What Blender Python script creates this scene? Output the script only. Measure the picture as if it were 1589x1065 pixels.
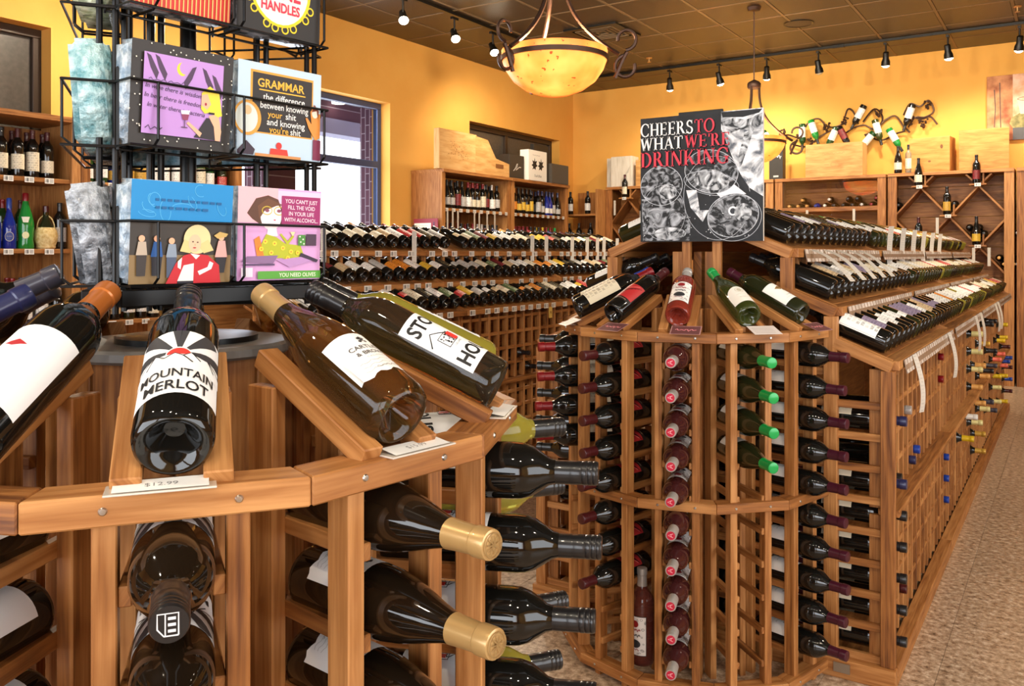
import bpy, bmesh, math, random
import numpy as np
from mathutils import Matrix, Vector
from mathutils.geometry import tessellate_polygon

for _o in list(bpy.data.objects):
    bpy.data.objects.remove(_o)
SC = bpy.context.scene
COL = SC.collection
PI = math.pi
RND = random.Random(7)

# ---------------------------------------------------------------- camera
FPX, WPX, HPX = 1330.0, 1589.0, 1065.0
YAW = math.radians(33.2)
EYE = 1.35
cam_d = bpy.data.cameras.new('camera')
cam_d.sensor_fit = 'HORIZONTAL'
cam_d.sensor_width = 36.0
cam_d.lens = 36.0 * FPX / WPX
cam_d.shift_y = -(HPX / 2 - 395.0) / WPX
cam_d.clip_start = 0.05
cam = bpy.data.objects.new('camera', cam_d)
COL.objects.link(cam)
cam.location = (0, 0, EYE)
cam.rotation_euler = (PI / 2, 0, YAW)
SC.camera = cam

# ---------------------------------------------------------------- world, daylight, exposure
def lin(h):
    h = h.lstrip('#')
    c = [int(h[i:i + 2], 16) / 255 for i in (0, 2, 4)]
    return tuple(v / 12.92 if v <= .04045 else ((v + .055) / 1.055) ** 2.4 for v in c)

world = bpy.data.worlds.new('daylight')
SC.world = world
world.use_nodes = True
_bg = world.node_tree.nodes['Background']
_bg.inputs[0].default_value = (0.86, 0.92, 1.0, 1)
_bg.inputs[1].default_value = 2.6

def area_light(name, loc, rot, sx, sy, power, col):
    d = bpy.data.lights.new(name, 'AREA')
    d.shape = 'RECTANGLE'
    d.size, d.size_y, d.energy, d.color = sx, sy, power, col
    o = bpy.data.objects.new(name, d)
    COL.objects.link(o)
    o.location = loc
    o.rotation_euler = rot
    return o

# daylight through the shop-front windows behind the camera and on the right-hand side
area_light('daylight_front', (-1.85, -3.1, 1.75), (PI / 2, 0, 0), 3.9, 2.2, 80, (0.95, 0.97, 1.0))
area_light('daylight_front', (1.5, -3.1, 1.75), (PI / 2, 0, 0), 2.2, 2.2, 45, (0.95, 0.97, 1.0))
area_light('daylight_right', (3.1, 1.2, 1.75), (PI / 2, 0, PI / 2), 4.6, 2.2, 55, (1.0, 0.96, 0.9))
area_light('daylight_left', (-5.98, 5.6, 1.9), (PI / 2, 0, -PI / 2), 2.0, 1.9, 40, (0.8, 0.88, 1.0))
SC.view_settings.view_transform = 'Standard'
SC.view_settings.look = 'None'
SC.view_settings.gamma = 1.0
SC.view_settings.use_curve_mapping = False
SC.view_settings.exposure = 0.42
SC.cycles.max_bounces = 8
SC.cycles.glossy_bounces = 4
SC.cycles.transmission_bounces = 6
SC.cycles.diffuse_bounces = 4
SC.cycles.caustics_reflective = False
SC.cycles.caustics_refractive = False
SC.cycles.sample_clamp_indirect = 4.0

# ---------------------------------------------------------------- materials
MATS = {}
def newmat(name):
    m = bpy.data.materials.new(name)
    m.use_nodes = True
    b = m.node_tree.nodes['Principled BSDF']
    return m, m.node_tree, b

def plain(name, col, rough=.5, metal=0., spec=.5, emit=0., trans=0., coat=0., ior=1.45):
    if name in MATS:
        return MATS[name]
    m, nt, b = newmat(name)
    c = lin(col) if isinstance(col, str) else col
    b.inputs['Base Color'].default_value = (*c, 1)
    b.inputs['Roughness'].default_value = rough
    b.inputs['Metallic'].default_value = metal
    b.inputs['Specular IOR Level'].default_value = spec
    b.inputs['IOR'].default_value = ior
    b.inputs['Transmission Weight'].default_value = trans
    b.inputs['Coat Weight'].default_value = coat
    if emit:
        b.inputs['Emission Color'].default_value = (*c, 1)
        b.inputs['Emission Strength'].default_value = emit
    MATS[name] = m
    return m

def N(nt, t, **kw):
    n = nt.nodes.new(t)
    for k, v in kw.items():
        if k.startswith('i_'):
            n.inputs[int(k[2:])].default_value = v
        else:
            setattr(n, k, v)
    return n

def ramp(nt, stops):
    r = nt.nodes.new('ShaderNodeValToRGB')
    e = r.color_ramp.elements
    while len(e) < len(stops):
        e.new(.5)
    for el, (p, c) in zip(e, stops):
        el.position = p
        el.color = (*(lin(c) if isinstance(c, str) else c), 1)
    return r

def wood(name, dark, mid, light, rough=.5, stretch=9., vary=.35):
    if name in MATS:
        return MATS[name]
    m, nt, b = newmat(name)
    L = nt.links.new
    uv = N(nt, 'ShaderNodeUVMap', uv_map='grain')
    oi = N(nt, 'ShaderNodeObjectInfo')
    off = N(nt, 'ShaderNodeVectorMath', operation='MULTIPLY_ADD')
    cmb = N(nt, 'ShaderNodeCombineXYZ')
    L(oi.outputs['Random'], cmb.inputs[0]); L(oi.outputs['Random'], cmb.inputs[1]); L(oi.outputs['Random'], cmb.inputs[2])
    off.inputs[1].default_value = (7.3, 3.1, 11.7)
    L(cmb.outputs[0], off.inputs[0]); L(uv.outputs[0], off.inputs[2])
    mp = N(nt, 'ShaderNodeMapping'); mp.inputs['Scale'].default_value = (1.6, stretch * 2.6, 1)
    L(off.outputs[0], mp.inputs[0])
    n1 = N(nt, 'ShaderNodeTexNoise'); n1.inputs['Scale'].default_value = 3.2; n1.inputs['Detail'].default_value = 5; n1.inputs['Distortion'].default_value = .5
    L(mp.outputs[0], n1.inputs[0])
    mp2 = N(nt, 'ShaderNodeMapping'); mp2.inputs['Scale'].default_value = (5., 240, 1)
    L(off.outputs[0], mp2.inputs[0])
    n2 = N(nt, 'ShaderNodeTexNoise'); n2.inputs['Scale'].default_value = 1.0; n2.inputs['Detail'].default_value = 3
    L(mp2.outputs[0], n2.inputs[0])
    mx = N(nt, 'ShaderNodeMath', operation='MULTIPLY_ADD', i_1=.55); L(n2.outputs[0], mx.inputs[0])
    ad = N(nt, 'ShaderNodeMath', operation='MULTIPLY_ADD', i_1=vary); L(oi.outputs['Random'], ad.inputs[0])
    mu = N(nt, 'ShaderNodeMath', operation='MULTIPLY_ADD', i_1=1.15, i_2=-.42 - vary / 2 - .02); L(n1.outputs[0], mu.inputs[0])
    L(mu.outputs[0], ad.inputs[2]); L(ad.outputs[0], mx.inputs[2])
    r = ramp(nt, [(.0, dark), (.33, mid), (.75, light)])
    L(mx.outputs[0], r.inputs[0]); L(r.outputs[0], b.inputs['Base Color'])
    b.inputs['Roughness'].default_value = rough
    b.inputs['Specular IOR Level'].default_value = .35
    bp = N(nt, 'ShaderNodeBump'); bp.inputs['Strength'].default_value = .12; bp.inputs['Distance'].default_value = .002
    L(n2.outputs[0], bp.inputs['Height']); L(bp.outputs[0], b.inputs['Normal'])
    MATS[name] = m
    return m

REDWOOD = wood('redwood', '#5c3318', '#97602f', '#c08850', stretch=10.)
REDWOOD_D = wood('redwood_dark', '#5c351a', '#8c5729', '#b47c44')
BOXWOOD = wood('pine_box', '#ab7740', '#c8975a', '#dcb277', stretch=4)
BOXWOOD_D = wood('oak_box', '#8a4f22', '#b87a3a', '#d09450', stretch=4)
BOXWHITE = wood('bleached_box', '#a89d8a', '#cfc6b6', '#e0d9cc', stretch=4, vary=.1)

def noisy(name, c1, c2, scale, rough=.7, bump=.0, detail=4, stops=(.35, .65), coord='Object', metal=0., spec=.4):
    if name in MATS:
        return MATS[name]
    m, nt, b = newmat(name)
    L = nt.links.new
    tc = N(nt, 'ShaderNodeTexCoord')
    n1 = N(nt, 'ShaderNodeTexNoise'); n1.inputs['Scale'].default_value = scale; n1.inputs['Detail'].default_value = detail
    L(tc.outputs[coord], n1.inputs[0])
    r = ramp(nt, [(stops[0], c1), (stops[1], c2)])
    L(n1.outputs[0], r.inputs[0]); L(r.outputs[0], b.inputs['Base Color'])
    b.inputs['Roughness'].default_value = rough
    b.inputs['Metallic'].default_value = metal
    b.inputs['Specular IOR Level'].default_value = spec
    if name.startswith('print_'): n1.inputs['Distortion'].default_value = 2.2
    if bump:
        bp = N(nt, 'ShaderNodeBump'); bp.inputs['Strength'].default_value = bump; bp.inputs['Distance'].default_value = .01
        L(n1.outputs[0], bp.inputs['Height']); L(bp.outputs[0], b.inputs['Normal'])
    MATS[name] = m
    return m

WALL = noisy('wall_paint', '#e4a850', '#e8ae56', 3.0, rough=.75, bump=.02, detail=3, spec=.25)
REVEAL = plain('reveal_paint', '#c08f52', .7)
CEIL = noisy('ceiling_tile', '#271e16', '#3a2e23', 120.0, rough=.34, bump=.4)
TBAR = plain('ceiling_tbar', '#6a5539', .5)
BLACK = plain('black_metal', '#15130f', .35, .3)
BRONZE = plain('bronze_iron', '#4a352a', .42, .6)
ROSEIRON = plain('lit_iron', '#a5806a', .38, .45)
CARD = plain('card_white', '#f2efe8', .55)
PLASTIC = plain('clear_strip', '#cfc5b8', .25, coat=.4)
INK = plain('ink_black', '#1d1b1a', .6)
STEEL = plain('steel', '#b9b4ab', .3, 1.)
DARKGLASS = plain('pane_dark', '#3a322a', .25)

def floor_mat():
    m, nt, b = newmat('vinyl_floor')
    L = nt.links.new
    g = N(nt, 'ShaderNodeNewGeometry')
    n1 = N(nt, 'ShaderNodeTexNoise'); n1.inputs['Scale'].default_value = 42; n1.inputs['Detail'].default_value = 6; n1.inputs['Roughness'].default_value = .7
    L(g.outputs['Position'], n1.inputs[0])
    r = ramp(nt, [(.32, '#54402f'), (.43, '#957b62'), (.54, '#b79d82'), (.68, '#ddcab2')])
    L(n1.outputs[0], r.inputs[0])
    oi = N(nt, 'ShaderNodeObjectInfo')
    hs = N(nt, 'ShaderNodeHueSaturation')
    mp = N(nt, 'ShaderNodeMapRange'); mp.inputs['To Min'].default_value = .93; mp.inputs['To Max'].default_value = 1.06
    L(oi.outputs['Random'], mp.inputs[0]); L(mp.outputs[0], hs.inputs['Value']); L(r.outputs[0], hs.inputs['Color'])
    L(hs.outputs[0], b.inputs['Base Color'])
    b.inputs['Roughness'].default_value = .28
    b.inputs['Specular IOR Level'].default_value = .4
    bp = N(nt, 'ShaderNodeBump'); bp.inputs['Strength'].default_value = .06; bp.inputs['Distance'].default_value = .004
    L(n1.outputs[0], bp.inputs['Height']); L(bp.outputs[0], b.inputs['Normal'])
    return m
FLOOR = floor_mat()

def brick_mat():
    m, nt, b = newmat('brick')
    L = nt.links.new
    tc = N(nt, 'ShaderNodeTexCoord')
    mp = N(nt, 'ShaderNodeMapping'); mp.inputs['Rotation'].default_value = (PI / 2, 0, PI / 2)
    L(tc.outputs['Object'], mp.inputs[0])
    bt = N(nt, 'ShaderNodeTexBrick')
    bt.inputs['Color1'].default_value = (*lin('#5a3a4c'), 1); bt.inputs['Color2'].default_value = (*lin('#6d4658'), 1); bt.inputs['Mortar'].default_value = (*lin('#a89aa8'), 1)
    bt.inputs['Scale'].default_value = 1.0; bt.inputs['Mortar Size'].default_value = .006; bt.inputs['Brick Width'].default_value = .2; bt.inputs['Row Height'].default_value = .07
    L(mp.outputs[0], bt.inputs[0]); L(bt.outputs[0], b.inputs['Base Color'])
    b.inputs['Roughness'].default_value = .85
    return m
BRICK = brick_mat()

def label_mat(name, paper, ink, rows=9., cover=.55):
    """printed wine label: paper with rows of small words"""
    if name in MATS:
        return MATS[name]
    m, nt, b = newmat(name)
    L = nt.links.new
    uv = N(nt, 'ShaderNodeUVMap', uv_map='grain')
    bt = N(nt, 'ShaderNodeTexBrick', offset=.37, squash=1.0)
    bt.inputs['Color1'].default_value = (1, 1, 1, 1); bt.inputs['Color2'].default_value = (0, 0, 0, 1); bt.inputs['Mortar'].default_value = (0, 0, 0, 1)
    bt.inputs['Scale'].default_value = 1.0; bt.inputs['Mortar Size'].default_value = .022; bt.inputs['Brick Width'].default_value = .19; bt.inputs['Row Height'].default_value = 1. / rows
    bt.inputs['Bias'].default_value = -.1
    L(uv.outputs[0], bt.inputs[0])
    sp = N(nt, 'ShaderNodeSeparateXYZ'); L(uv.outputs[0], sp.inputs[0])
    # keep print inside the middle of the label
    d = N(nt, 'ShaderNodeMath', operation='SUBTRACT', i_1=.5); L(sp.outputs[0], d.inputs[0])
    a = N(nt, 'ShaderNodeMath', operation='ABSOLUTE'); L(d.outputs[0], a.inputs[0])
    lt = N(nt, 'ShaderNodeMath', operation='LESS_THAN', i_1=.30); L(a.outputs[0], lt.inputs[0])
    oi = N(nt, 'ShaderNodeObjectInfo')
    nz = N(nt, 'ShaderNodeTexNoise'); nz.inputs['Scale'].default_value = 26; L(uv.outputs[0], nz.inputs[0])
    g2 = N(nt, 'ShaderNodeMath', operation='GREATER_THAN', i_1=.42); L(nz.outputs[0], g2.inputs[0])
    m1 = N(nt, 'ShaderNodeMath', operation='MULTIPLY'); L(bt.outputs[0], m1.inputs[0]); L(lt.outputs[0], m1.inputs[1])
    m2 = N(nt, 'ShaderNodeMath', operation='MULTIPLY'); L(m1.outputs[0], m2.inputs[0]); L(g2.outputs[0], m2.inputs[1])
    m3 = N(nt, 'ShaderNodeMath', operation='MULTIPLY', i_1=cover); L(m2.outputs[0], m3.inputs[0])
    mx = N(nt, 'ShaderNodeMix', data_type='RGBA')
    mx.inputs[6].default_value = (*lin(paper), 1); mx.inputs[7].default_value = (*lin(ink), 1)
    L(m3.outputs[0], mx.inputs[0]); L(mx.outputs[2], b.inputs['Base Color'])
    b.inputs['Roughness'].default_value = .5
    MATS[name] = m
    return m

GLASS = {
    'black': plain('glass_black', (.0060, .0055, .0045), .06, coat=.25),
    'brown': plain('glass_brown', (.010, .0058, .003), .06, coat=.25),
    'olive': plain('glass_olive', (.016, .018, .006), .06, coat=.25),
    'green': plain('glass_green', (.010, .045, .010), .06, coat=.2),
    'lime': plain('glass_lime', (.032, .040, .008), .07, coat=.2),
    'emerald': plain('glass_emerald', (.012, .20, .03), .07, coat=.2),
    'cobalt': plain('glass_cobalt', (.008, .020, .22), .07, coat=.2),
    'rose': plain('glass_rose', (.42, .055, .03), .05, trans=.55, coat=.2, ior=1.36),
    'rosedark': plain('glass_rosedark', (.20, .05, .035), .05, trans=.5, coat=.2, ior=1.36),
    'winered': plain('glass_winered', (.045, .010, .010), .05, coat=.3),
    'clear': plain('glass_clear', (.62, .52, .36), .05, trans=.7, ior=1.34),
    'straw': plain('glass_straw', (.42, .36, .05), .05, trans=.5, ior=1.34),
    'amber': plain('glass_amber', (.34, .17, .05), .04, trans=.92, ior=1.3, coat=.2),
    'smoke': plain('glass_smoke', (.10, .075, .045), .04, trans=.85, ior=1.3, coat=.2),
}
CAPC = {'black': '#1b1a1b', 'tan': '#b9955e', 'copper': '#b8692c', 'navy': '#24284f', 'blue': '#1d3f9a', 'red': '#7c1019', 'darkred': '#431114',
        'purple': '#401023', 'green': '#0f9a48', 'silver': '#b5b0ab', 'gold': '#c59a3e', 'cork': '#d39a52', 'coral': '#e26a55', 'yellow': '#d5b21f',
        'slate': '#3c3a45', 'white': '#e6e1d8', 'lime': '#9ab833', 'pink': '#c5525f', 'cream': '#d8cc8a'}
def capmat(c):
    return plain('capsule_' + c, CAPC[c], .32, .35 if c in ('copper', 'silver', 'gold', 'tan') else .1, coat=.3)
LABC = {'white': ('#efece6', '#3a3633'), 'cream': ('#e4d8bd', '#5a4632'), 'tan': ('#cdb28a', '#5b3e25'), 'orange': ('#df8a2c', '#5a1a10'), 'red': ('#b32a2c', '#f0d9c0'),
        'yellow': ('#dcb33a', '#5a3312'), 'mauve': ('#8d7f96', '#3a2b45'), 'grey': ('#bdb9b4', '#33302d'), 'ink': ('#26231f', '#b9a36c'), 'redart': ('#5a1519', '#c33a3c'),
        'green': ('#5d7048', '#e8e4c0'), 'paleblue': ('#b9c4d2', '#30415e'), 'gold': ('#c69a3c', '#4a2d10')}
def labmat(c):
    return label_mat('label_' + c, LABC[c][0], LABC[c][1], rows=8.)
# ---------------------------------------------------------------- mesh and object helpers
MESH = {}
def mesh_from(name, V, F, mats, uvs=None, smooth=False, fm=None):
    me = bpy.data.meshes.new(name)
    me.from_pydata([tuple(v) for v in V], [], F)
    for m in (mats if isinstance(mats, (list, tuple)) else [mats]):
        me.materials.append(m)
    if uvs is not None:
        ul = me.uv_layers.new(name='grain')
        flat = []
        for f in uvs:
            for c in f:
                flat.extend(c)
        ul.data.foreach_set('uv', flat)
    if fm is not None:
        me.polygons.foreach_set('material_index', fm)
    if smooth:
        me.polygons.foreach_set('use_smooth', [True] * len(me.polygons))
        me.set_sharp_from_angle(angle=math.radians(38))
    me.update()
    return me

def put(name, me, parent=None, M=None, label=None, cat=None, group=None, kind=None):
    o = bpy.data.objects.new(name, me)
    COL.objects.link(o)
    if parent is not None:
        o.parent = parent
    if M is not None:
        o.matrix_basis = M
    if label: o['label'] = label
    if cat: o['category'] = cat
    if group: o['group'] = group
    if kind: o['kind'] = kind
    return o

def T(x, y, z): return Matrix.Translation((x, y, z))
def RZ(a): return Matrix.Rotation(a, 4, 'Z')
def RY(a): return Matrix.Rotation(a, 4, 'Y')
def RX(a): return Matrix.Rotation(a, 4, 'X')

def box_data(lx, ly, lz, bev=0., org=(0, 0, 0)):
    """box centred in x,y,z at org; returns V, F, UV (u along the longest side, metres)"""
    hx, hy, hz = lx / 2, ly / 2, lz / 2
    V, F = [], []
    if bev <= 0:
        V = [(sx * hx, sy * hy, sz * hz) for sz in (-1, 1) for sy in (-1, 1) for sx in (-1, 1)]
        F = [(0, 2, 3, 1), (4, 5, 7, 6), (0, 1, 5, 4), (2, 6, 7, 3), (0, 4, 6, 2), (1, 3, 7, 5)]
    else:
        b = min(bev, hx * .9, hy * .9, hz * .9)
        idx = {}
        for sx in (-1, 1):
            for sy in (-1, 1):
                for sz in (-1, 1):
                    for ax in range(3):
                        p = [sx * (hx - b), sy * (hy - b), sz * (hz - b)]
                        p[ax] = (sx * hx, sy * hy, sz * hz)[ax]
                        idx[(sx, sy, sz, ax)] = len(V)
                        V.append(tuple(p))
        def quad(pts):
            F.append(tuple(pts))
        for s in (-1, 1):
            for ax in range(3):
                a1, a2 = [(1, 2), (2, 0), (0, 1)][ax]
                q = []
                for (u, v) in ((-1, -1), (1, -1), (1, 1), (-1, 1)):
                    k = [0, 0, 0]; k[ax] = s; k[a1] = u; k[a2] = v
                    q.append(idx[(*k, ax)])
                quad(q if s > 0 else q[::-1])
        for ax in range(3):       # edges parallel to ax
            a1, a2 = [(1, 2), (2, 0), (0, 1)][ax]
            for u in (-1, 1):
                for v in (-1, 1):
                    def g(t, w):
                        k = [0, 0, 0]; k[ax] = t; k[a1] = u; k[a2] = v
                        return idx[(*k, w)]
                    q = [g(-1, a1), g(1, a1), g(1, a2), g(-1, a2)]
                    quad(q if u * v < 0 else q[::-1])
        for sx in (-1, 1):
            for sy in (-1, 1):
                for sz in (-1, 1):
                    q = [idx[(sx, sy, sz, 0)], idx[(sx, sy, sz, 1)], idx[(sx, sy, sz, 2)]]
                    quad(q if sx * sy * sz > 0 else q[::-1])
    V = [(v[0] + org[0], v[1] + org[1], v[2] + org[2]) for v in V]
    return V, F

def grain_uv(V, F, axis):
    out = []
    o1, o2 = [a for a in (0, 1, 2) if a != axis]
    for f in F:
        out.append([(V[i][axis], V[i][o1] + V[i][o2] * .7) for i in f])
    return out

def board(lx, ly, lz, mat=None, bev=.0015, org=(0, 0, 0)):
    mat = mat or REDWOOD
    k = ('b', round(lx, 4), round(ly, 4), round(lz, 4), mat.name, bev, tuple(round(c, 4) for c in org))
    if k not in MESH:
        V, F = box_data(lx, ly, lz, bev, org)
        ax = int(np.argmax([lx, ly, lz]))
        MESH[k] = mesh_from('board', V, F, mat, grain_uv(V, F, ax))
    return MESH[k]

class MB:
    """collects boxes, tubes and lathes into one mesh"""
    def __init__(self):
        self.V, self.F, self.U, self.m = [], [], [], []
        self.mats = []
    def mi(self, mat):
        if mat not in self.mats:
            self.mats.append(mat)
        return self.mats.index(mat)
    def add(self, V, F, mat, M=None, U=None):
        n = len(self.V)
        if M is not None:
            V2 = [tuple(M @ Vector(v)) for v in V]
        else:
            V2 = list(V)
        self.V += V2
        self.F += [tuple(i + n for i in f) for f in F]
        self.U += U if U is not None else [[(V[i][0], V[i][1] + V[i][2]) for i in f] for f in F]
        self.m += [self.mi(mat)] * len(F)
        return self
    def box(self, x0, x1, y0, y1, z0, z1, mat, bev=0., M=None):
        V, F = box_data(x1 - x0, y1 - y0, z1 - z0, bev, ((x0 + x1) / 2, (y0 + y1) / 2, (z0 + z1) / 2))
        ax = int(np.argmax([x1 - x0, y1 - y0, z1 - z0]))
        return self.add(V, F, mat, M, grain_uv(V, F, ax))
    def lathe(self, prof, n, mat, M=None, a0=0., a1=2 * PI):
        V, F, U = lathe_data(prof, n, a0, a1)
        return self.add(V, F, mat, M, U)
    def tube(self, pts, r, mat, n=6, M=None, closed=False, taper=None):
        V, F = tube_data(pts, r, n, closed, taper)
        return self.add(V, F, mat, M)
    def mesh(self, name, smooth=False):
        return mesh_from(name, self.V, self.F, self.mats, self.U, smooth, self.m)

def lathe_data(prof, n, a0=0., a1=2 * PI):
    full = abs(a1 - a0 - 2 * PI) < 1e-6
    cols = n if full else n + 1
    V, F, U = [], [], []
    ring = []
    for (r, z) in prof:
        if r < 1e-6 and full:
            ring.append([len(V)] * cols); V.append((0, 0, z))
        else:
            base = len(V)
            for j in range(cols):
                a = a0 + (a1 - a0) * j / n
                V.append((r * math.cos(a), r * math.sin(a), z))
            ring.append([base + j for j in range(cols)])
    for i in range(len(prof) - 1):
        for j in range(n):
            j2 = (j + 1) % cols
            q = [ring[i][j], ring[i][j2], ring[i + 1][j2], ring[i + 1][j]]
            u = [(j / n, i / (len(prof) - 1)), ((j + 1) / n, i / (len(prof) - 1)), ((j + 1) / n, (i + 1) / (len(prof) - 1)), (j / n, (i + 1) / (len(prof) - 1))]
            qq, uu = [], []
            for a, b_ in zip(q, u):
                if a not in qq:
                    qq.append(a); uu.append(b_)
            if len(qq) > 2:
                F.append(tuple(qq)); U.append(uu)
    return V, F, U

def tube_data(pts, r, n=6, closed=False, taper=None):
    P = [Vector(p) for p in pts]
    V, F = [], []
    k = len(P)
    prev = None
    for i, p in enumerate(P):
        if closed:
            d = (P[(i + 1) % k] - P[i - 1])
        else:
            d = P[min(i + 1, k - 1)] - P[max(i - 1, 0)]
        d = d.normalized() if d.length > 1e-9 else Vector((0, 0, 1))
        if prev is None:
            a = d.orthogonal().normalized()
        else:
            a = prev - d * prev.dot(d)
            a = a.normalized() if a.length > 1e-6 else d.orthogonal().normalized()
        prev = a
        b = d.cross(a)
        rr = r if taper is None else r * taper(i / (k - 1))
        for j in range(n):
            t = 2 * PI * j / n
            V.append(tuple(p + a * (rr * math.cos(t)) + b * (rr * math.sin(t))))
    for i in range(k if closed else k - 1):
        i2 = (i + 1) % k
        for j in range(n):
            j2 = (j + 1) % n
            F.append((i * n + j, i * n + j2, i2 * n + j2, i2 * n + j))
    if not closed:
        F.append(tuple(range(n))[::-1]); F.append(tuple((k - 1) * n + j for j in range(n)))
    return V, F

def thing(name, label, cat, M=None, group=None):
    o = bpy.data.objects.new(name, None)
    o.empty_display_size = .05
    COL.objects.link(o)
    if M is not None:
        o.matrix_basis = M
    o['label'] = label; o['category'] = cat
    if group: o['group'] = group
    return o

def structure(name, me, M=None):
    return put(name, me, None, M, kind='structure')

def beam(name, parent, p0, p1, w, t, mat=None, up=(0, 0, 1)):
    """board from p0 to p1; w across, t along up"""
    p0, p1 = Vector(p0), Vector(p1)
    d = p1 - p0
    L = d.length
    x = d / L
    u = Vector(up); y = u.cross(x).normalized(); z = x.cross(y)
    M = Matrix(((x.x, y.x, z.x, (p0.x + p1.x) / 2), (x.y, y.y, z.y, (p0.y + p1.y) / 2), (x.z, y.z, z.z, (p0.z + p1.z) / 2), (0, 0, 0, 1)))
    return put(name, board(L, w, t, mat), parent, M)

# ---------------------------------------------------------------- flat print (lettering and pictures)
_fc = {}
def text_data(s, size, bold=0.):
    k = (s, bold)
    if k not in _fc:
        cu = bpy.data.curves.new('t', 'FONT')
        cu.body = s
        cu.size = 1.0
        cu.resolution_u = 3
        cu.fill_mode = 'FRONT'
        cu.offset = bold
        cu.align_x = 'CENTER'
        o = bpy.data.objects.new('t', cu)
        COL.objects.link(o)
        dg = bpy.context.evaluated_depsgraph_get()
        me = bpy.data.meshes.new_from_object(o.evaluated_get(dg))
        V = [tuple(v.co) for v in me.vertices]
        F = [tuple(p.vertices) for p in me.polygons]
        bpy.data.objects.remove(o); bpy.data.curves.remove(cu); bpy.data.meshes.remove(me)
        _fc[k] = (V, F)
    V, F = _fc[k]
    return [(v[0] * size, v[1] * size) for v in V], F

class Art:
    """a flat print: polygons on a plane (x right, y up), stacked in thin layers"""
    def __init__(self):
        self.V, self.F, self.m, self.mats = [], [], [], []
        self.lay = 0
    def _mi(self, mat):
        if isinstance(mat, str):
            mat = plain('print_' + mat.lstrip('#'), mat, .5)
        if mat not in self.mats: self.mats.append(mat)
        return self.mats.index(mat)
    def raw(self, P, F, mat):
        n = len(self.V); self.lay += 1
        self.V += [(p[0], p[1], self.lay) for p in P]
        self.F += [tuple(i + n for i in f) for f in F]
        self.m += [self._mi(mat)] * len(F)
        return self
    def poly(self, P, mat):
        tr = tessellate_polygon([[Vector((p[0], p[1], 0)) for p in P]])
        FF = []
        for a, b, c in tr:
            s = (P[b][0] - P[a][0]) * (P[c][1] - P[a][1]) - (P[b][1] - P[a][1]) * (P[c][0] - P[a][0])
            FF.append((a, b, c) if s > 0 else (a, c, b))
        return self.raw(P, FF, mat)
    def rect(self, x0, y0, x1, y1, mat):
        return self.raw([(x0, y0), (x1, y0), (x1, y1), (x0, y1)], [(0, 1, 2, 3)], mat)
    def ell(self, cx, cy, rx, ry, mat, n=24, rot=0., a0=0., a1=2 * PI):
        full = abs(a1 - a0 - 2 * PI) < 1e-6
        P = []
        for i in range(n if full else n + 1):
            a = a0 + (a1 - a0) * i / n
            x, y = rx * math.cos(a), ry * math.sin(a)
            P.append((cx + x * math.cos(rot) - y * math.sin(rot), cy + x * math.sin(rot) + y * math.cos(rot)))
        return self.raw(P, [tuple(range(len(P)))], mat)
    def ring(self, cx, cy, rx, ry, w, mat, n=32, rot=0., a0=0., a1=2 * PI):
        P, F = [], []
        for i in range(n + 1):
            a = a0 + (a1 - a0) * i / n
            for k in (1, 0):
                x, y = (rx - w * (1 - k)) * math.cos(a), (ry - w * (1 - k)) * math.sin(a)
                P.append((cx + x * math.cos(rot) - y * math.sin(rot), cy + x * math.sin(rot) + y * math.cos(rot)))
        for i in range(n):
            F.append((2 * i + 1, 2 * i, 2 * i + 2, 2 * i + 3))
        return self.raw(P, F, mat)
    def line(self, pts, w, mat):
        P, F = [], []
        k = len(pts)
        for i in range(k):
            a = Vector(pts[max(i - 1, 0)]); b = Vector(pts[min(i + 1, k - 1)])
            d = (b - a).normalized(); nrm = Vector((-d.y, d.x)) * (w / 2)
            p = Vector(pts[i]); P += [tuple(p + nrm), tuple(p - nrm)]
        for i in range(k - 1):
            F.append((2 * i + 1, 2 * i + 3, 2 * i + 2, 2 * i))
        return self.raw(P, F, mat)
    def text(self, s, x, y, size, mat, bold=0., sx=1., rot=0., slant=0.):
        V, F = text_data(s, size, bold)
        c, sn = math.cos(rot), math.sin(rot)
        P = [(x + (v[0] * sx + v[1] * slant) * c - v[1] * sn, y + (v[0] * sx + v[1] * slant) * sn + v[1] * c) for v in V]
        return self.raw(P, F, mat)
    def scrib(self, x, y, w, h, mat, n=9, t=None):
        """unreadable small print: a wavering pen stroke centred on x"""
        pts = [(x - w / 2 + w * i / (2 * n), y + h * (.5 + .5 * math.sin(i * 1.9) * (.6 + .4 * math.cos(i * .7)))) for i in range(2 * n + 1)]
        return self.line(pts, t or h * .16, mat)
    def flat(self, name, step=.00012, z0=.0003):
        V = [(v[0], v[1], z0 + v[2] * step) for v in self.V]
        return mesh_from(name, V, self.F, self.mats, [[(V[i][0], V[i][1]) for i in f] for f in self.F], False, self.m)
    def wrap(self, name, r, step=.00006, z0=.0002, cut=.007):
        """roll the print round a bottle of radius r; x is arc length, y the height"""
        bm = bmesh.new()
        vs = [bm.verts.new((v[0], v[1], v[2] * .001)) for v in self.V]
        for f, m in zip(self.F, self.m):
            try:
                q = bm.faces.new([vs[i] for i in f]); q.material_index = m
            except ValueError:
                pass
        xs = [v[0] for v in self.V]
        x = math.floor(min(xs) / cut) * cut
        while x < max(xs):
            bmesh.ops.bisect_plane(bm, geom=bm.verts[:] + bm.edges[:] + bm.faces[:], plane_co=(x, 0, 0), plane_no=(1, 0, 0))
            x += cut
        for v in bm.verts:
            rr = r + z0 + v.co.z * 1000 * step
            a = v.co.x / r
            v.co = (rr * math.cos(a), rr * math.sin(a), v.co.y)
        me = bpy.data.meshes.new(name)
        bm.to_mesh(me); bm.free()
        for m in self.mats: me.materials.append(m)
        me.polygons.foreach_set('use_smooth', [True] * len(me.polygons))
        return me

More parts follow.
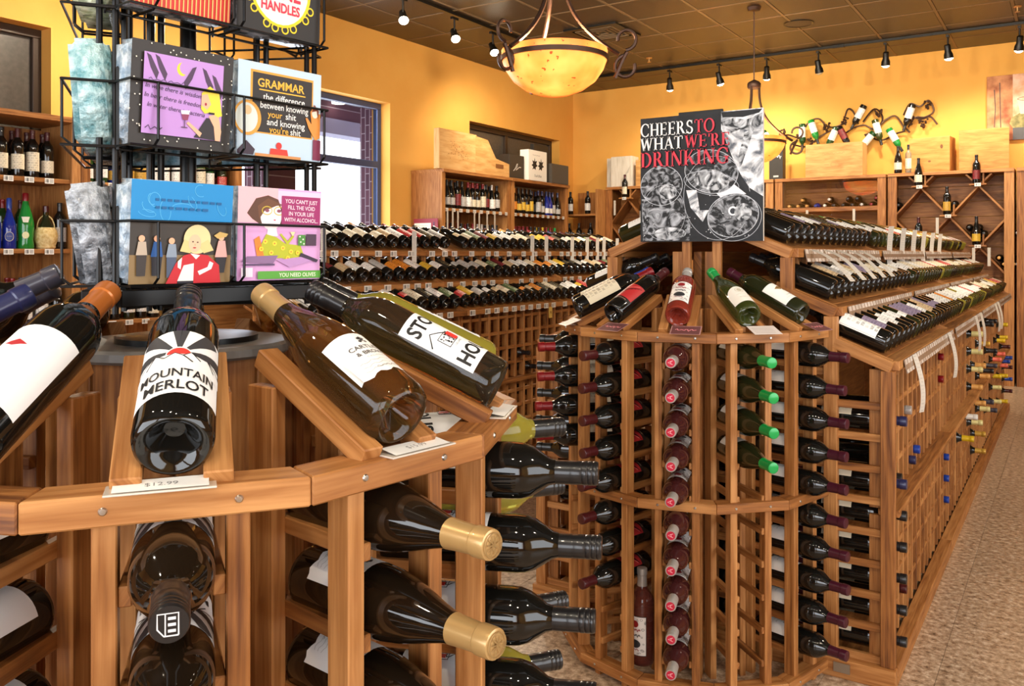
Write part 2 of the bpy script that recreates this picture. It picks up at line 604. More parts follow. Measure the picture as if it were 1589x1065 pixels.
# serif capitals for the big poster, drawn on a unit-high grid
def serif_letter(ch):
    P = []                                     # list of polygons
    def r(x0, y0, x1, y1): P.append([(x0, y0), (x1, y0), (x1, y1), (x0, y1)])
    def stem(x, w=.15, top=True, bot=True):
        r(x, 0, x + w, 1)
        if bot: r(x - .06, 0, x + w + .06, .05)
        if top: r(x - .06, .95, x + w + .06, 1)
    def arc(cx, cy, rx, ry, a0, a1, w1, w2, n=18):
        o, i = [], []
        for k in range(n + 1):
            a = a0 + (a1 - a0) * k / n
            w = w2 + (w1 - w2) * abs(math.cos(a))
            o.append((cx + rx * math.cos(a), cy + ry * math.sin(a))); i.append((cx + (rx - w) * math.cos(a), cy + (ry - w) * math.sin(a)))
        for k in range(n):
            P.append([o[k], o[k + 1], i[k + 1], i[k]])
    def diag(x0, y0, x1, y1, w):
        P.append([(x0 - w / 2, y0), (x0 + w / 2, y0), (x1 + w / 2, y1), (x1 - w / 2, y1)])
    W = .7
    if ch == 'H': stem(.06); stem(.52); r(.2, .46, .52, .53); W = .74
    elif ch == 'E': stem(.06); r(.2, 0, .54, .06); r(.2, .94, .52, 1); r(.2, .47, .44, .53); r(.49, 0, .55, .2); r(.47, .8, .53, 1); r(.40, .4, .45, .6); W = .6
    elif ch == 'R': stem(.06); arc(.26, .74, .26, .26, -PI / 2, PI / 2, .14, .06); r(.2, .94, .28, 1); r(.2, .48, .28, .54); diag(.6, 0, .34, .5, .17); r(.5, 0, .72, .05); W = .7
    elif ch == 'D': stem(.06); arc(.26, .5, .42, .5, -PI / 2, PI / 2, .15, .06); r(.2, .94, .28, 1); r(.2, 0, .28, .06); W = .72
    elif ch == 'C': arc(.4, .5, .4, .52, .25 * PI, 1.75 * PI, .15, .06); r(.62, .66, .68, .95); r(.62, .05, .67, .25); W = .72
    elif ch == 'G': arc(.4, .5, .4, .52, .25 * PI, 1.8 * PI, .15, .06); r(.62, .68, .68, .95); r(.54, .05, .68, .42); r(.46, .40, .76, .45); W = .78
    elif ch == 'O': arc(.4, .5, .4, .52, 0, 2 * PI, .15, .06, 28); W = .8
    elif ch == 'S': arc(.27, .75, .24, .26, .15 * PI, 1.5 * PI, .13, .08); arc(.27, .26, .26, .28, -.85 * PI, .5 * PI, .13, .08); r(.42, .72, .47, .98); r(.02, .03, .07, .3); W = .55
    elif ch == 'T': stem(.24, .15, False); r(.0, .94, .63, 1); r(0, .74, .05, 1); r(.58, .74, .63, 1); W = .64
    elif ch == 'W': diag(.3, 0, .1, 1, .15); diag(.3, 0, .48, 1, .07); diag(.68, 0, .48, 1, .15); diag(.68, 0, .86, 1, .07); r(0, .95, .24, 1); r(.76, .95, .98, 1); r(.38, .95, .6, 1); W = .98
    elif ch == 'A': diag(.08, 0, .34, 1, .07); diag(.6, 0, .34, 1, .16); r(.16, .3, .5, .36); r(-.02, 0, .2, .05); r(.48, 0, .74, .05); W = .7
    elif ch == 'I': stem(.08); W = .32
    elif ch == 'N': stem(.08, .07); stem(.6, .07); diag(.62, 0, .12, 1, .17); W = .76
    elif ch == 'K': stem(.06); diag(.24, .46, .56, 1, .07); diag(.62, 0, .34, .56, .17); r(.46, .95, .68, 1); r(.5, 0, .74, .05); W = .72
    elif ch == "'": r(.04, .74, .12, 1); W = .14
    return P, W
def serif_text(art, s, x, y, size, mat, sx=1., track=.05):
    for ch in s:
        if ch == ' ':
            x += .4 * size * sx; continue
        P, W = serif_letter(ch)
        VV, FF = [], []
        for p in P:
            n = len(VV)
            a = sum(p[i][0] * p[(i + 1) % len(p)][1] - p[(i + 1) % len(p)][0] * p[i][1] for i in range(len(p)))
            q = p if a > 0 else p[::-1]
            VV += [(x + v[0] * size * sx, y + v[1] * size) for v in q]
            FF.append(tuple(range(n, n + len(q))))
        art.raw(VV, FF, mat)
        x += (W + track) * size * sx
    return x
# ---------------------------------------------------------------- room shell
XW, XE, YS, YN, ZC = -5.85, 3.2, -3.2, 10.5, 3.6
def wall_mesh(axis, pos, thick, a0, a1, holes, mat, z1=ZC):
    """axis 'x': wall in the plane x=pos running along y; holes (a0,a1,z0,z1)"""
    A = sorted({a0, a1, *[h[0] for h in holes], *[h[1] for h in holes]})
    Z = sorted({0., z1, *[h[2] for h in holes], *[h[3] for h in holes]})
    mb = MB()
    for i in range(len(A) - 1):
        k = 0
        while k < len(Z) - 1:
            am, zm = (A[i] + A[i + 1]) / 2, (Z[k] + Z[k + 1]) / 2
            if any(h[0] < am < h[1] and h[2] < zm < h[3] for h in holes):
                k += 1; continue
            lo, hi = min(pos, pos + thick), max(pos, pos + thick)
            if axis == 'x': mb.box(lo, hi, A[i], A[i + 1], Z[k], Z[k + 1], mat)
            else: mb.box(A[i], A[i + 1], lo, hi, Z[k], Z[k + 1], mat)
            k += 1
    return mb.mesh('wall')

W1, W2, W3 = (1.5, 3.18, 1.0, 2.9), (4.6, 6.66, .9, 2.9), (8.04, 10.12, 1.0, 2.9)
structure('wall_left', wall_mesh('x', XW, -.25, YS - .25, YN + .25, [W1, W2, W3], WALL))
structure('wall_back', wall_mesh('y', YN, .25, XW, XE, [], WALL))
structure('wall_right', wall_mesh('x', XE, .25, YS - .25, YN + .25, [(-1.1, 3.5, .65, 2.85)], WALL))
structure('wall_front', wall_mesh('y', YS, -.25, XW, XE, [(-3.8, .1, .65, 2.85), (.4, 2.6, .65, 2.85)], WALL))

# floor: a slab with square vinyl tiles laid on it, the nearest in view one by one
fl = structure('floor', mesh_from('floor', *box_data(XE - XW + .5, YN - YS + .5, .1, 0, ((XE + XW) / 2, (YN + YS) / 2, -.056)), plain('floor_slab', '#8d765f', .6)))
TS = .3048
tile = board(TS - .0008, TS - .0008, .006, FLOOR, .0006)
cells = []
for i in range(int((XE - XW) / TS) + 1):
    for j in range(int((YN - YS) / TS) + 1):
        x, y = XW + (i + .5) * TS, YS + (j + .5) * TS
        if x > XE or y > YN: continue
        d = -x * math.sin(YAW) + y * math.cos(YAW); l = x * math.cos(YAW) + y * math.sin(YAW)
        vis = d > 1.9 and abs(l / d) < .62 and (-3.1 < x < -1.7 or -.5 < x < 1.0 or y < 2.4 or y > 8.6)
        cells.append((0 if vis else 1, d if d > 0 else 99, x, y))
cells.sort()
rest = MB()
for k, (v, d, x, y) in enumerate(cells):
    if k < 290 and v == 0:
        put('floor_tile', tile, fl, T(x, y, -.003))
    else:
        rest.box(x - TS / 2 + .0006, x + TS / 2 - .0006, y - TS / 2 + .0006, y + TS / 2 - .0006, -.006, 0, FLOOR)
put('floor_tiles_beyond', rest.mesh('tiles'), fl, kind='stuff')

# suspended ceiling: dark tiles lying in a grid of bars
ce = structure('ceiling', mesh_from('ceiling', *box_data(XE - XW + .5, YN - YS + .5, .1, 0, ((XE + XW) / 2, (YN + YS) / 2, ZC + .08)), plain('ceiling_void', '#241c15', .8)))
CT = .61
ctile = board(CT - .03, CT - .03, .012, CEIL, .004)
rest = MB()
nx, ny = int((XE - XW) / CT) + 1, int((YN - YS) / CT) + 1
for i in range(nx):
    for j in range(ny):
        x, y = XW + (i + .35) * CT, YN - (j + .35) * CT
        x0, x1, y0, y1 = max(x - CT / 2 + .015, XW), min(x + CT / 2 - .015, XE), max(y - CT / 2 + .015, YS), min(y + CT / 2 - .015, YN)
        if x1 - x0 < .03 or y1 - y0 < .03: continue
        if y > 3.8 and x < 1.2 and x1 - x0 > CT - .04 and y1 - y0 > CT - .04:
            put('ceiling_tile', ctile, ce, T(x, y, ZC + .004))
        else:
            rest.box(x0, x1, y0, y1, ZC - .002, ZC + .01, CEIL)
put('ceiling_tiles_beyond', rest.mesh('tiles'), ce, kind='stuff')
for i in range(nx + 1):
    x = XW + (i - .15) * CT
    if XW < x < XE: put('grid_bar', board(.028, YN - YS, .014, TBAR, .002), ce, T(x, (YN + YS) / 2, ZC + .002))
for j in range(ny + 1):
    y = YN - (j - .15) * CT
    if YS < y < YN: put('grid_bar', board(XE - XW, .028, .013, TBAR, .002), ce, T((XE + XW) / 2, y, ZC + .002))

# windows in the left wall: two blinded ones high over the shelves, one open to the street
FRAME_D = plain('window_frame_brown', '#3b2d22', .4, .2)
FRAME_B = plain('window_frame_blue', '#46557f', .35, .3)  # bluish cast of the daylight is painted into this frame colour
PANE = plain('window_glass', '#ffffff', .0, trans=1., ior=1.01, spec=.5)
BLIND = noisy('blind_grey', '#4b443c', '#554d45', 30., rough=.35)
def window(n, w, fm, mull_y, mull_z, pane_mat, gap=.12):
    y0, y1, z0, z1 = w
    x = XW - gap
    mb = MB()
    t = .06
    for (a, b, c, d) in ((y0, y1, z1 - t, z1), (y0, y1, z0, z0 + t), (y0, y0 + t, z0 + t, z1 - t), (y1 - t, y1, z0 + t, z1 - t)):
        mb.box(x - .06, x, a, b, c, d, fm, .004)
    win = structure('window_%d' % n, mb.mesh('window'))
    ys = [y0 + t, *mull_y, y1 - t]; zs = [z0 + t, *mull_z, z1 - t]
    for m in mull_y: put('mullion', board(.055, .06, z1 - z0 - 2 * t, fm), win, T(x - .03, m, (z0 + z1) / 2))
    for m in mull_z: put('mullion', board(.065, y1 - y0 - 2 * t, .07, fm), win, T(x - .028, (y0 + y1) / 2, m))
    for i in range(len(ys) - 1):
        for k in range(len(zs) - 1):
            put('pane', board(.008, ys[i + 1] - ys[i], zs[k + 1] - zs[k], pane_mat, 0), win, T(x - .04, (ys[i] + ys[i + 1]) / 2, (zs[k] + zs[k + 1]) / 2))
    put('window_sill', board(gap + .06, y1 - y0, .03, REVEAL), win, T(XW - gap / 2 + .02, (y0 + y1) / 2, z0 + .015))
    return win
window(1, W1, FRAME_D, [2.3], [], BLIND)
window(2, W2, FRAME_B, [], [2.27], PANE)
window(3, W3, FRAME_D, [9.0], [], BLIND)

# the arcade outside the open window
structure('pavement', mesh_from('pavement', *box_data(14, 24, .1, 0, (-13.2, 6, -.1)), plain('pavement_grey', '#c9c7c4', .8)))
pier = thing('brick_pier', 'dark brick pier seen through the street window beside the napkin stand', 'pier', T(-6.95, 6.05, 0))
put('shaft', board(.36, .36, 3.3, BRICK, 0), pier, T(0, 0, 1.65)); put('cap', board(.52, .52, .12, BRICK, 0), pier, T(0, 0, .06))
pier2 = thing('brick_pier', 'brick pier at the far edge of the street window', 'pier', T(-7.2, 8.12, 0))
put('shaft', board(.45, .45, 3.3, BRICK, 0), pier2, T(0, 0, 1.65)); put('cap', board(.52, .52, .12, BRICK, 0), pier2, T(0, 0, .06))
can = thing('street_canopy', 'brick faced canopy with pale beam outside the street window', 'canopy', T(-8.0, 7, 2.95))
put('fascia', board(.25, 12, .7, BRICK, 0), can, T(-.35, 0, .55)); put('soffit', board(2.2, 12, .06, plain('soffit_paint', '#8f8ca8', .7), 0), can, T(.9, 0, .45))
put('beam', board(.3, 12, .2, plain('beam_paint', '#a9a7c8', .6), 0), can, T(-.35, 0, .1))
dl = MB().lathe([(0, 0), (.09, 0), (.09, .03), (0, .03)], 16, plain('downlight_lens', '#fff6e0', .4, emit=3.))
put('downlight', dl.mesh('lens'), can, T(-.1, 1.2, .39))

# ---------------------------------------------------------------- ceiling fittings
def vent(x, y, label):
    t = thing('air_vent', label, 'vent', T(x, y, ZC))
    mb = MB()
    for s in (-1, 1):
        mb.box(-.29, .29, s * .26 - .03, s * .26 + .03, -.02, 0, BLACK); mb.box(s * .26 - .03, s * .26 + .03, -.23, .23, -.02, 0, BLACK)
    put('frame', mb.mesh('frame'), t)
    for k in range(4):
        r = .20 - k * .05
        mb = MB()
        for s in (-1, 1):
            mb.box(-r, r, s * r - .006, s * r + .006, -.022 + k * .003, -.004, TBAR); mb.box(s * r - .006, s * r + .006, -r, r, -.022 + k * .003, -.004, TBAR)
        put('louvre', mb.mesh('louvre'), t)
    put('backing', board(.56, .56, .004, BLACK, 0), t, T(0, 0, -.002))
vent(-3.98, 7.75, 'dark square air vent in the ceiling behind the near pendant lamp')
def sprinkler(x, y, label):
    t = thing('fire_sprinkler', label, 'sprinkler', T(x, y, ZC))
    put('rosette', MB().lathe([(0, -.012), (.03, -.010), (.036, 0), (0, 0)], 14, plain('brass', '#c9a06a', .3, .9)).mesh('rosette', True), t)
    put('stem', MB().lathe([(0, -.05), (.008, -.05), (.008, -.01), (0, -.01)], 10, plain('brass', '#c9a06a')).mesh('stem'), t)
    put('deflector', MB().lathe([(0, -.054), (.022, -.054), (.022, -.05), (0, -.05)], 12, plain('brass', '#c9a06a')).mesh('deflector'), t)
sprinkler(-4.05, 9.05, 'small brass fire sprinkler left of the poster top')
sprinkler(-.42, 9.0, 'small brass fire sprinkler at the right edge of the ceiling')
sp = thing('ceiling_speaker', 'round dark loudspeaker grille set in the ceiling', 'speaker', T(-2.23, 8.5, ZC))
put('rim', MB().lathe([(.12, -.006), (.135, -.01), (.145, -.004), (.145, 0), (.12, 0)], 28, BLACK).mesh('rim', True), sp)
put('grille', MB().lathe([(0, -.008), (.12, -.005), (.12, 0)], 28, noisy('grille', '#2b231b', '#3a3026', 300., rough=.5)).mesh('grille', True), sp)

BULB = plain('lamp_bulb', (1.0, .86, .62), .4, emit=38.)
def track_light(x, y, aim, label, power, lit=True, drop=.16):
    t = thing('track_light', label, 'spotlight', T(x, y, ZC - .05), 'track spotlights')
    put('adapter', board(.03, .09, .025, BLACK), t, T(0, 0, -.0125))
    put('stem', MB().lathe([(0, -drop), (.009, -drop), (.009, -.02), (0, -.02)], 10, BLACK).mesh('stem'), t)
    d = (Vector(aim) - Vector((x, y, ZC - .05 - drop))).normalized()
    M = T(0, 0, -drop) @ d.to_track_quat('Z', 'Y').to_matrix().to_4x4()
    h = put('lamp_head', MB().lathe([(0, -.07), (.022, -.07), (.03, -.06), (.03, .0), (.042, .03), (.045, .07), (.042, .07), (.036, .035), (0, .03)], 18, BLACK).mesh('head', True), t, M)
    put('bulb', MB().lathe([(0, .092), (.018, .090), (.034, .080), (.040, .068), (.036, .04), (0, .038)], 16, BULB if lit else plain('lamp_off', '#c8b48c', .3)).mesh('bulb', True), h)
    if lit:
        l = bpy.data.lights.new('spot', 'SPOT')
        l.energy = power; l.color = (1.0, .86, .66); l.spot_size = math.radians(135); l.spot_blend = 1.; l.shadow_soft_size = .045
        o = bpy.data.objects.new('spot', l); COL.objects.link(o)
        o.location = Vector((x, y, ZC - .05 - drop)) + d * .11
        o.rotation_euler = d.to_track_quat('-Z', 'Y').to_euler()
def light_track(x0, y0, x1, y1, label):
    t = thing('light_track', label, 'track', T((x0 + x1) / 2, (y0 + y1) / 2, ZC))
    L = max(x1 - x0, y1 - y0)
    put('rail', board(L if x1 - x0 > .1 else .036, L if y1 - y0 > .1 else .036, .03, BLACK), t, T(0, 0, -.02))
    put('feed_box', board(.12 if x1 - x0 > .1 else .05, .05 if x1 - x0 > .1 else .12, .036, BLACK), t, T(0, 0, -.022))
light_track(-5.0, 9.6, .8, 9.6, 'black lighting track running along the back wall')
light_track(-4.8, 2.2, -4.8, 7.6, 'black lighting track running along the left wall')
light_track(1.3, .5, 1.3, 8.5, 'black lighting track above the right-hand aisle')
light_track(-4.6, 4.5, .8, 4.5, 'added fill-light track across the middle of the shop, out of view')  # unseen track, added to bring more light to the back cases
light_track(-3.2, -.4, 1.0, -.4, 'black lighting track above the camera')
places = ['first', 'second', 'third', 'fourth', 'fifth', 'sixth', 'seventh']
for k, (x, lit) in enumerate([(-4.03, 1), (-3.42, 1), (-2.87, 1), (-2.31, 0), (-1.63, 1), (-1.05, 1), (-.43, 1)]):
    track_light(x, 9.6, (x + (.25 if k % 2 else -.2), 10.3, (1.9, 1.5, 2.1, 1, 1.3, .8, 1.6)[k]), '%s black spotlight from the left corner on the back wall track%s' % (places[k], '' if lit else ', unlit'), 60, lit)
for k, (y, aim) in enumerate([(5.63, (-3.2, 4.2, 1.2)), (6.36, (-3.3, 5.2, 1.2)), (6.99, (-3.3, 6.0, 1.2)), (4.6, (-5.7, 4.0, 1.7)), (3.4, (-5.7, 2.9, 1.7)), (2.5, (-3.2, 2.6, 1.2)), (7.5, (-5.7, 8.3, 1.9))]):
    track_light(-4.8, y, aim, ['glowing spotlight highest above the street window', 'glowing spotlight between two others above the tall shelves', 'glowing spotlight beside the near pendant lamp',
        'spotlight above the left wall shelves', 'spotlight over the spirits shelves', 'spotlight nearest on the left track', 'spotlight at the far end of the left track'][k], 75)
for k, (y, aim) in enumerate([(1.2, (-.5, 2.6, .9)), (2.6, (-.5, 3.6, .9)), (4.2, (-.6, 4.8, 1.0)), (5.8, (-.6, 6.2, 1.0)), (7.4, (-.5, 7.9, 1.0))]):
    track_light(1.3, y, aim, '%s spotlight from the camera on the right aisle track' % places[k], 45)
for k, (x, aim) in enumerate([(-2.6, (-1.6, .9, 1.1)), (-1.2, (-1.1, .8, 1.1)), (-.1, (-1.0, 2.5, .9)), (.8, (-.8, 2.6, .8))]):
    track_light(x, -.4, aim, '%s spotlight on the track above the camera' % places[k], 40)
for k, x in enumerate((-4.2, -3.0, -1.9, -.9, .2)):  # added fill spots above the frame, aimed at the back cases
    track_light(x, 4.5, (x * .9, 10.2, 1.5), '%s added fill spotlight from the left on the unseen cross track' % places[k], 130)

# hanging bowl lamps over the middle aisle
def bowl_mat():
    m, nt, b = newmat('alabaster_bowl')
    L = nt.links.new
    tc = N(nt, 'ShaderNodeTexCoord')
    n1 = N(nt, 'ShaderNodeTexNoise'); n1.inputs['Scale'].default_value = 3.5; n1.inputs['Detail'].default_value = 3
    L(tc.outputs['Object'], n1.inputs[0])
    r = ramp(nt, [(.38, '#ffd37e'), (.52, '#ffb65a'), (.68, '#f07a2a')])
    L(n1.outputs[0], r.inputs[0])
    n2 = N(nt, 'ShaderNodeTexNoise'); n2.inputs['Scale'].default_value = 40; n2.inputs['Detail'].default_value = 2
    L(tc.outputs['Object'], n2.inputs[0])
    n3 = N(nt, 'ShaderNodeTexNoise'); n3.inputs['Scale'].default_value = 2.2; L(tc.outputs['Object'], n3.inputs[0])
    a = N(nt, 'ShaderNodeMath', operation='GREATER_THAN', i_1=.66); L(n2.outputs[0], a.inputs[0])
    c = N(nt, 'ShaderNodeMath', operation='GREATER_THAN', i_1=.56); L(n3.outputs[0], c.inputs[0])
    d = N(nt, 'ShaderNodeMath', operation='MULTIPLY'); L(a.outputs[0], d.inputs[0]); L(c.outputs[0], d.inputs[1])
    mx = N(nt, 'ShaderNodeMix', data_type='RGBA'); mx.inputs[7].default_value = (*lin('#9a5424'), 1)
    L(d.outputs[0], mx.inputs[0]); L(r.outputs[0], mx.inputs[6])
    L(mx.outputs[2], b.inputs['Base Color']); L(mx.outputs[2], b.inputs['Emission Color'])
    b.inputs['Emission Strength'].default_value = .8
    b.inputs['Roughness'].default_value = .35
    b.inputs['Subsurface Weight'].default_value = 0
    b.inputs['Transmission Weight'].default_value = 0
    # thin stone lets the bulbs inside shine through
    tr = N(nt, 'ShaderNodeBsdfTranslucent'); L(mx.outputs[2], tr.inputs[0])
    ms = N(nt, 'ShaderNodeMixShader', i_0=.45)
    out = nt.nodes['Material Output']
    L(b.outputs[0], ms.inputs[1]); L(tr.outputs[0], ms.inputs[2]); L(ms.outputs[0], out.inputs[0])
    return m
BOWL = bowl_mat()
def pendant(x, y, zr, rb, label, rot, power):
    t = thing('pendant_lamp', label, 'lamp', T(x, y, zr), 'bowl pendants')
    R = rb
    prof = [(R * .96, .045), (R, .045), (R * .995, .0), (R * .93, -.05), (R * .78, -.11), (R * .55, -.155), (R * .3, -.18), (0, -.19)]
    prof = prof + [(0, -.18), (R * .3, -.17), (R * .54, -.145), (R * .76, -.1), (R * .9, -.045), (R * .965, .0), (R * .96, .045)]
    put('glass_bowl', MB().lathe(prof, 40, BOWL).mesh('bowl', True), t)
    put('band', MB().lathe([(R * .99, -.012), (R * 1.025, -.012), (R * 1.025, .012), (R * .99, .012), (R * .99, -.012)], 40, BRONZE).mesh('band', True), t)
    hub = put('hub', MB().lathe([(0, .50), (.05, .50), (.06, .515), (.06, .545), (.05, .56), (.012, .58), (0, .58)], 20, BRONZE).mesh('hub', True), t)
    put('chain', MB().lathe([(0, .58), (.006, .58), (.006, ZC - zr - .03), (0, ZC - zr - .03)], 8, BRONZE).mesh('chain'), t)
    put('ceiling_rose', MB().lathe([(0, ZC - zr - .04), (.05, ZC - zr - .03), (.065, ZC - zr), (0, ZC - zr)], 20, BRONZE).mesh('rose', True), t)
    for k in range(3):
        a = rot + k * 2 * PI / 3
        ca, sa = math.cos(a), math.sin(a)
        pts = []
        for i in range(15):                      # sweeping arm from hub to rim
            u = i / 14
            r = .045 + (R + .06 - .045) * (u ** 2.3); z = .51 - .50 * u ** .85 + .0
            pts.append((r * ca, r * sa, z))
        # flat strap cross-section
        put('arm', MB().tube(pts, .012, BRONZE, 6).mesh('arm', True), t)
        mb = MB()
        for sgn, cz, rr, s0, turns in ((1, .085, .055, -PI / 2, 1.55), (-1, -.055, .06, PI / 2, 1.6)):
            sp_ = []
            for i in range(22):
                u = i / 21
                ang = s0 + sgn * 0 + (turns * PI) * u
                q = rr * (1 - .25 * u)
                rad = R + .095 + q * math.cos(ang) * 1.0
                sp_.append((rad * ca, rad * sa, cz - .0 + q * math.sin(ang)))
            mb.tube(sp_, .009, BRONZE, 6)
        put('scroll', mb.mesh('scroll', True), t)
        tail = [((R + .10 - .06 * i / 6) * ca, (R + .10 - .06 * i / 6) * sa, .02 - .13 * (i / 6) ** 1.2) for i in range(7)]
        put('tail', MB().tube(tail, .011, BRONZE, 6).mesh('tail', True), t)
    for s in (-1, 1):
        put('bulb', MB().lathe([(0, -.02), (.022, -.01), (.028, .01), (.02, .03), (0, .04)], 14, BULB).mesh('bulb', True), t, T(s * R * .3 * math.cos(rot + .6), s * R * .3 * math.sin(rot + .6), -.07))
    l = bpy.data.lights.new('bowl_light', 'POINT'); l.energy = power; l.color = (1, .78, .5); l.shadow_soft_size = .06
    o = bpy.data.objects.new('bowl_light', l); COL.objects.link(o); o.location = (x, y, zr + .0)
pendant(-2.25, 3.84, 2.36, .275, 'large glowing alabaster bowl lamp on scrolled iron arms, nearest', math.radians(20), 60)
pendant(-2.43, 7.74, 2.36, .275, 'farther alabaster bowl lamp half hidden behind the poster', math.radians(15), 60)
# ---------------------------------------------------------------- bottles
PUNT = [(0, .030), (.010, .028), (.022, .010), (.028, .002), (.033, 0)]
PROF = {
    'bdx': PUNT + [(.0365, .003), (.0385, .011), (.0385, .188), (.0375, .200), (.0335, .213), (.0255, .226), (.0185, .236), (.0158, .246), (.0146, .262), (.0142, .297), (0, .298)],
    'bur': PUNT + [(.0375, .003), (.0405, .012), (.0408, .125), (.0395, .145), (.0350, .170), (.0285, .195), (.0215, .218), (.0172, .236), (.0153, .252), (.0143, .297), (0, .298)],
    'hock': PUNT + [(.0350, .003), (.0370, .011), (.0372, .120), (.0350, .150), (.0295, .190), (.0225, .230), (.0170, .262), (.0150, .285), (.0142, .322), (0, .323)],
    'tall': PUNT + [(.0340, .003), (.0355, .010), (.0355, .205), (.0340, .216), (.0260, .232), (.0175, .246), (.0150, .262), (.0142, .310), (0, .311)],
}
CAPP = {
    'bdx': [(.0162, .243), (.0153, .262), (.0149, .279), (.0165, .281), (.0165, .296), (.0158, .3), (.0135, .301), (0, .301)],
    'bur': [(.0168, .242), (.0158, .255), (.0149, .279), (.0165, .281), (.0165, .296), (.0158, .3), (.0135, .301), (0, .301)],
    'hock': [(.0158, .272), (.0152, .290), (.0148, .305), (.0163, .307), (.0163, .321), (.0155, .3255), (0, .326)],
    'tall': [(.0158, .256), (.0154, .275), (.0150, .297), (.0158, .299), (.0158, .310), (.0148, .313), (0, .314)],
}
SCREW = [(.0160, .243), (.0160, .262), (.0157, .264), (.0160, .266), (.0160, .280), (.0156, .281), (.0163, .283), (.0163, .288), (.0157, .289), (.0163, .290), (.0163, .295), (.0157, .296), (.0163, .297), (.0163, .300), (.0150, .303), (0, .303)]
LABR = {'bdx': (.0385, .046, .140), 'bur': (.0407, .040, .118), 'hock': (.0372, .035, .115), 'tall': (.0355, .05, .16)}

def bot_data(kind, shape, n, cap='foil'):
    if kind == 'body': return lathe_data(PROF[shape], n)
    if kind == 'cap':
        p = CAPP[shape]
        if cap == 'screw':
            dz = CAPP[shape][-1][1] - .301
            p = [(r, z + dz) for r, z in SCREW]
        return lathe_data(p, n)
    r, z0, z1 = LABR[shape]
    h = {'std': (0, 0, 1.25), 'low': (-.01, -.025, 1.2), 'tall': (0, .02, 1.0), 'band': (.02, -.01, 1.35), 'small': (.015, -.03, .85), 'wide': (-.006, .02, 1.5)}[cap]
    k = max(6, int(n * .45))
    return lathe_data([(r + .0005, z0 + h[0]), (r + .0005, (z0 + z1 + h[0] + h[1]) / 2), (r + .0005, z1 + h[1])], k, -h[2], h[2])

def bot_mesh(kind, shape, n, mat, cap='foil'):
    k = ('bot', kind, shape, n, mat.name, cap)
    if k not in MESH:
        V, F, U = bot_data(kind, shape, n, cap)
        MESH[k] = mesh_from('bottle_' + kind, V, F, mat, U, True)
    return MESH[k]

def frame(pos, axis, up):
    """matrix with local z along axis and local x (label side) towards up"""
    z = Vector(axis).normalized()
    u = Vector(up); x = (u - z * u.dot(z)).normalized()
    y = z.cross(x)
    return Matrix(((x.x, y.x, z.x, pos[0]), (x.y, y.y, z.y, pos[1]), (x.z, y.z, z.z, pos[2]), (0, 0, 0, 1)))

def make_bottle(M, shape, glass, cap, lab, label, group, name='wine_bottle', n=18, lab_style='std', lab_mesh=None, cap_style='foil', category='bottle', cap_art=None):
    b = put(name, bot_mesh('body', shape, n, GLASS[glass]), None, M, label, category, group)
    if cap:
        c = put('capsule', bot_mesh('cap', shape, n, capmat(cap), cap_style), b)
        if cap_art is not None:
            put('cap_emblem', cap_art, c, T(0, 0, CAPP[shape][-1][1] + .0022))
    if lab_mesh is not None:
        put('label', lab_mesh, b)
    elif lab:
        put('label', bot_mesh('label', shape, n, labmat(lab), lab_style), b)
    return b

SPEC = []            # bottles waiting to be ranked by how large they show
def want(M, shape, glass, cap, lab, label, group, vis=1., lab_style='std', cap_style='foil', n=18):
    p = M @ Vector((0, 0, .12))
    d = max(.3, -p.x * math.sin(YAW) + p.y * math.cos(YAW))
    SPEC.append((vis / d / d, M, shape, glass, cap, lab, label, group, lab_style, cap_style, n))

def nth(n):
    w = ['first', 'second', 'third', 'fourth', 'fifth', 'sixth', 'seventh', 'eighth', 'ninth', 'tenth', 'eleventh', 'twelfth']
    if n <= 12: return w[n - 1]
    s = 'th' if 10 < n % 100 < 14 else {1: 'st', 2: 'nd', 3: 'rd'}.get(n % 10, 'th')
    return '%d%s' % (n, s)

# ---- printed labels of the hero bottles
def art_merlot():
    a = Art(); w, z0, z1 = .052, .034, .150
    a.rect(-w, z0, w, z1, '#f1eeea')
    cx, cy = 0, z0 + .070
    for k in range(9):                              # sun rays, black between white
        if k % 2 == 0:
            a0, a1 = PI * (k - .08) / 9 + .02, PI * (k + 1.08) / 9 - .02
            pts = [(cx + .011 * math.cos(a0), cy + .011 * math.sin(a0)), (cx + .011 * math.cos(a1), cy + .011 * math.sin(a1))]
            for i in range(7):
                t = a1 + (a0 - a1) * i / 6
                R = min(w / max(1e-6, abs(math.cos(t))), (z1 - cy) / max(1e-6, abs(math.sin(t))), .060)
                pts.append((cx + R * math.cos(t), cy + R * math.sin(t)))
            a.poly(pts[::-1] if 0 else pts, '#3d3c3d')
    a.ell(cx, cy - .001, .0135, .0135, '#f1eeea', 20, 0, 0, PI)
    a.ell(cx, cy - .001, .0120, .0115, '#e0392f', 20, 0, 0, PI)
    a.poly([(-w, cy - .028), (w, cy - .028), (w, cy - .012), (.030, cy - .001), (.022, cy - .008), (.012, cy + .003), (.004, cy - .004), (-.004, cy + .001), (-.014, cy - .006), (-.024, cy + .003), (-w, cy - .016)], '#f1eeea')
    for pts in ([(-w, cy - .016), (-.024, cy + .003), (-.014, cy - .006), (-.004, cy + .001), (.004, cy - .004), (.012, cy + .003), (.022, cy - .008)], [(.012, cy + .003), (.020, cy - .001), (.030, cy - .001), (w, cy - .012)],
                [(-.024, cy + .003), (-.034, cy - .014)], [(.030, cy - .001), (.040, cy - .014)], [(.004, cy - .004), (.014, cy - .014)]):
        a.line(pts, .0016, '#2b2a2b')
    a.text('MOUNTAIN', 0, z0 + .028, .0200, INK, .01, .75)
    a.text('MERLOT', 0, z0 + .006, .0220, INK, .012, .80)
    return a.wrap('label_merlot', .0385)
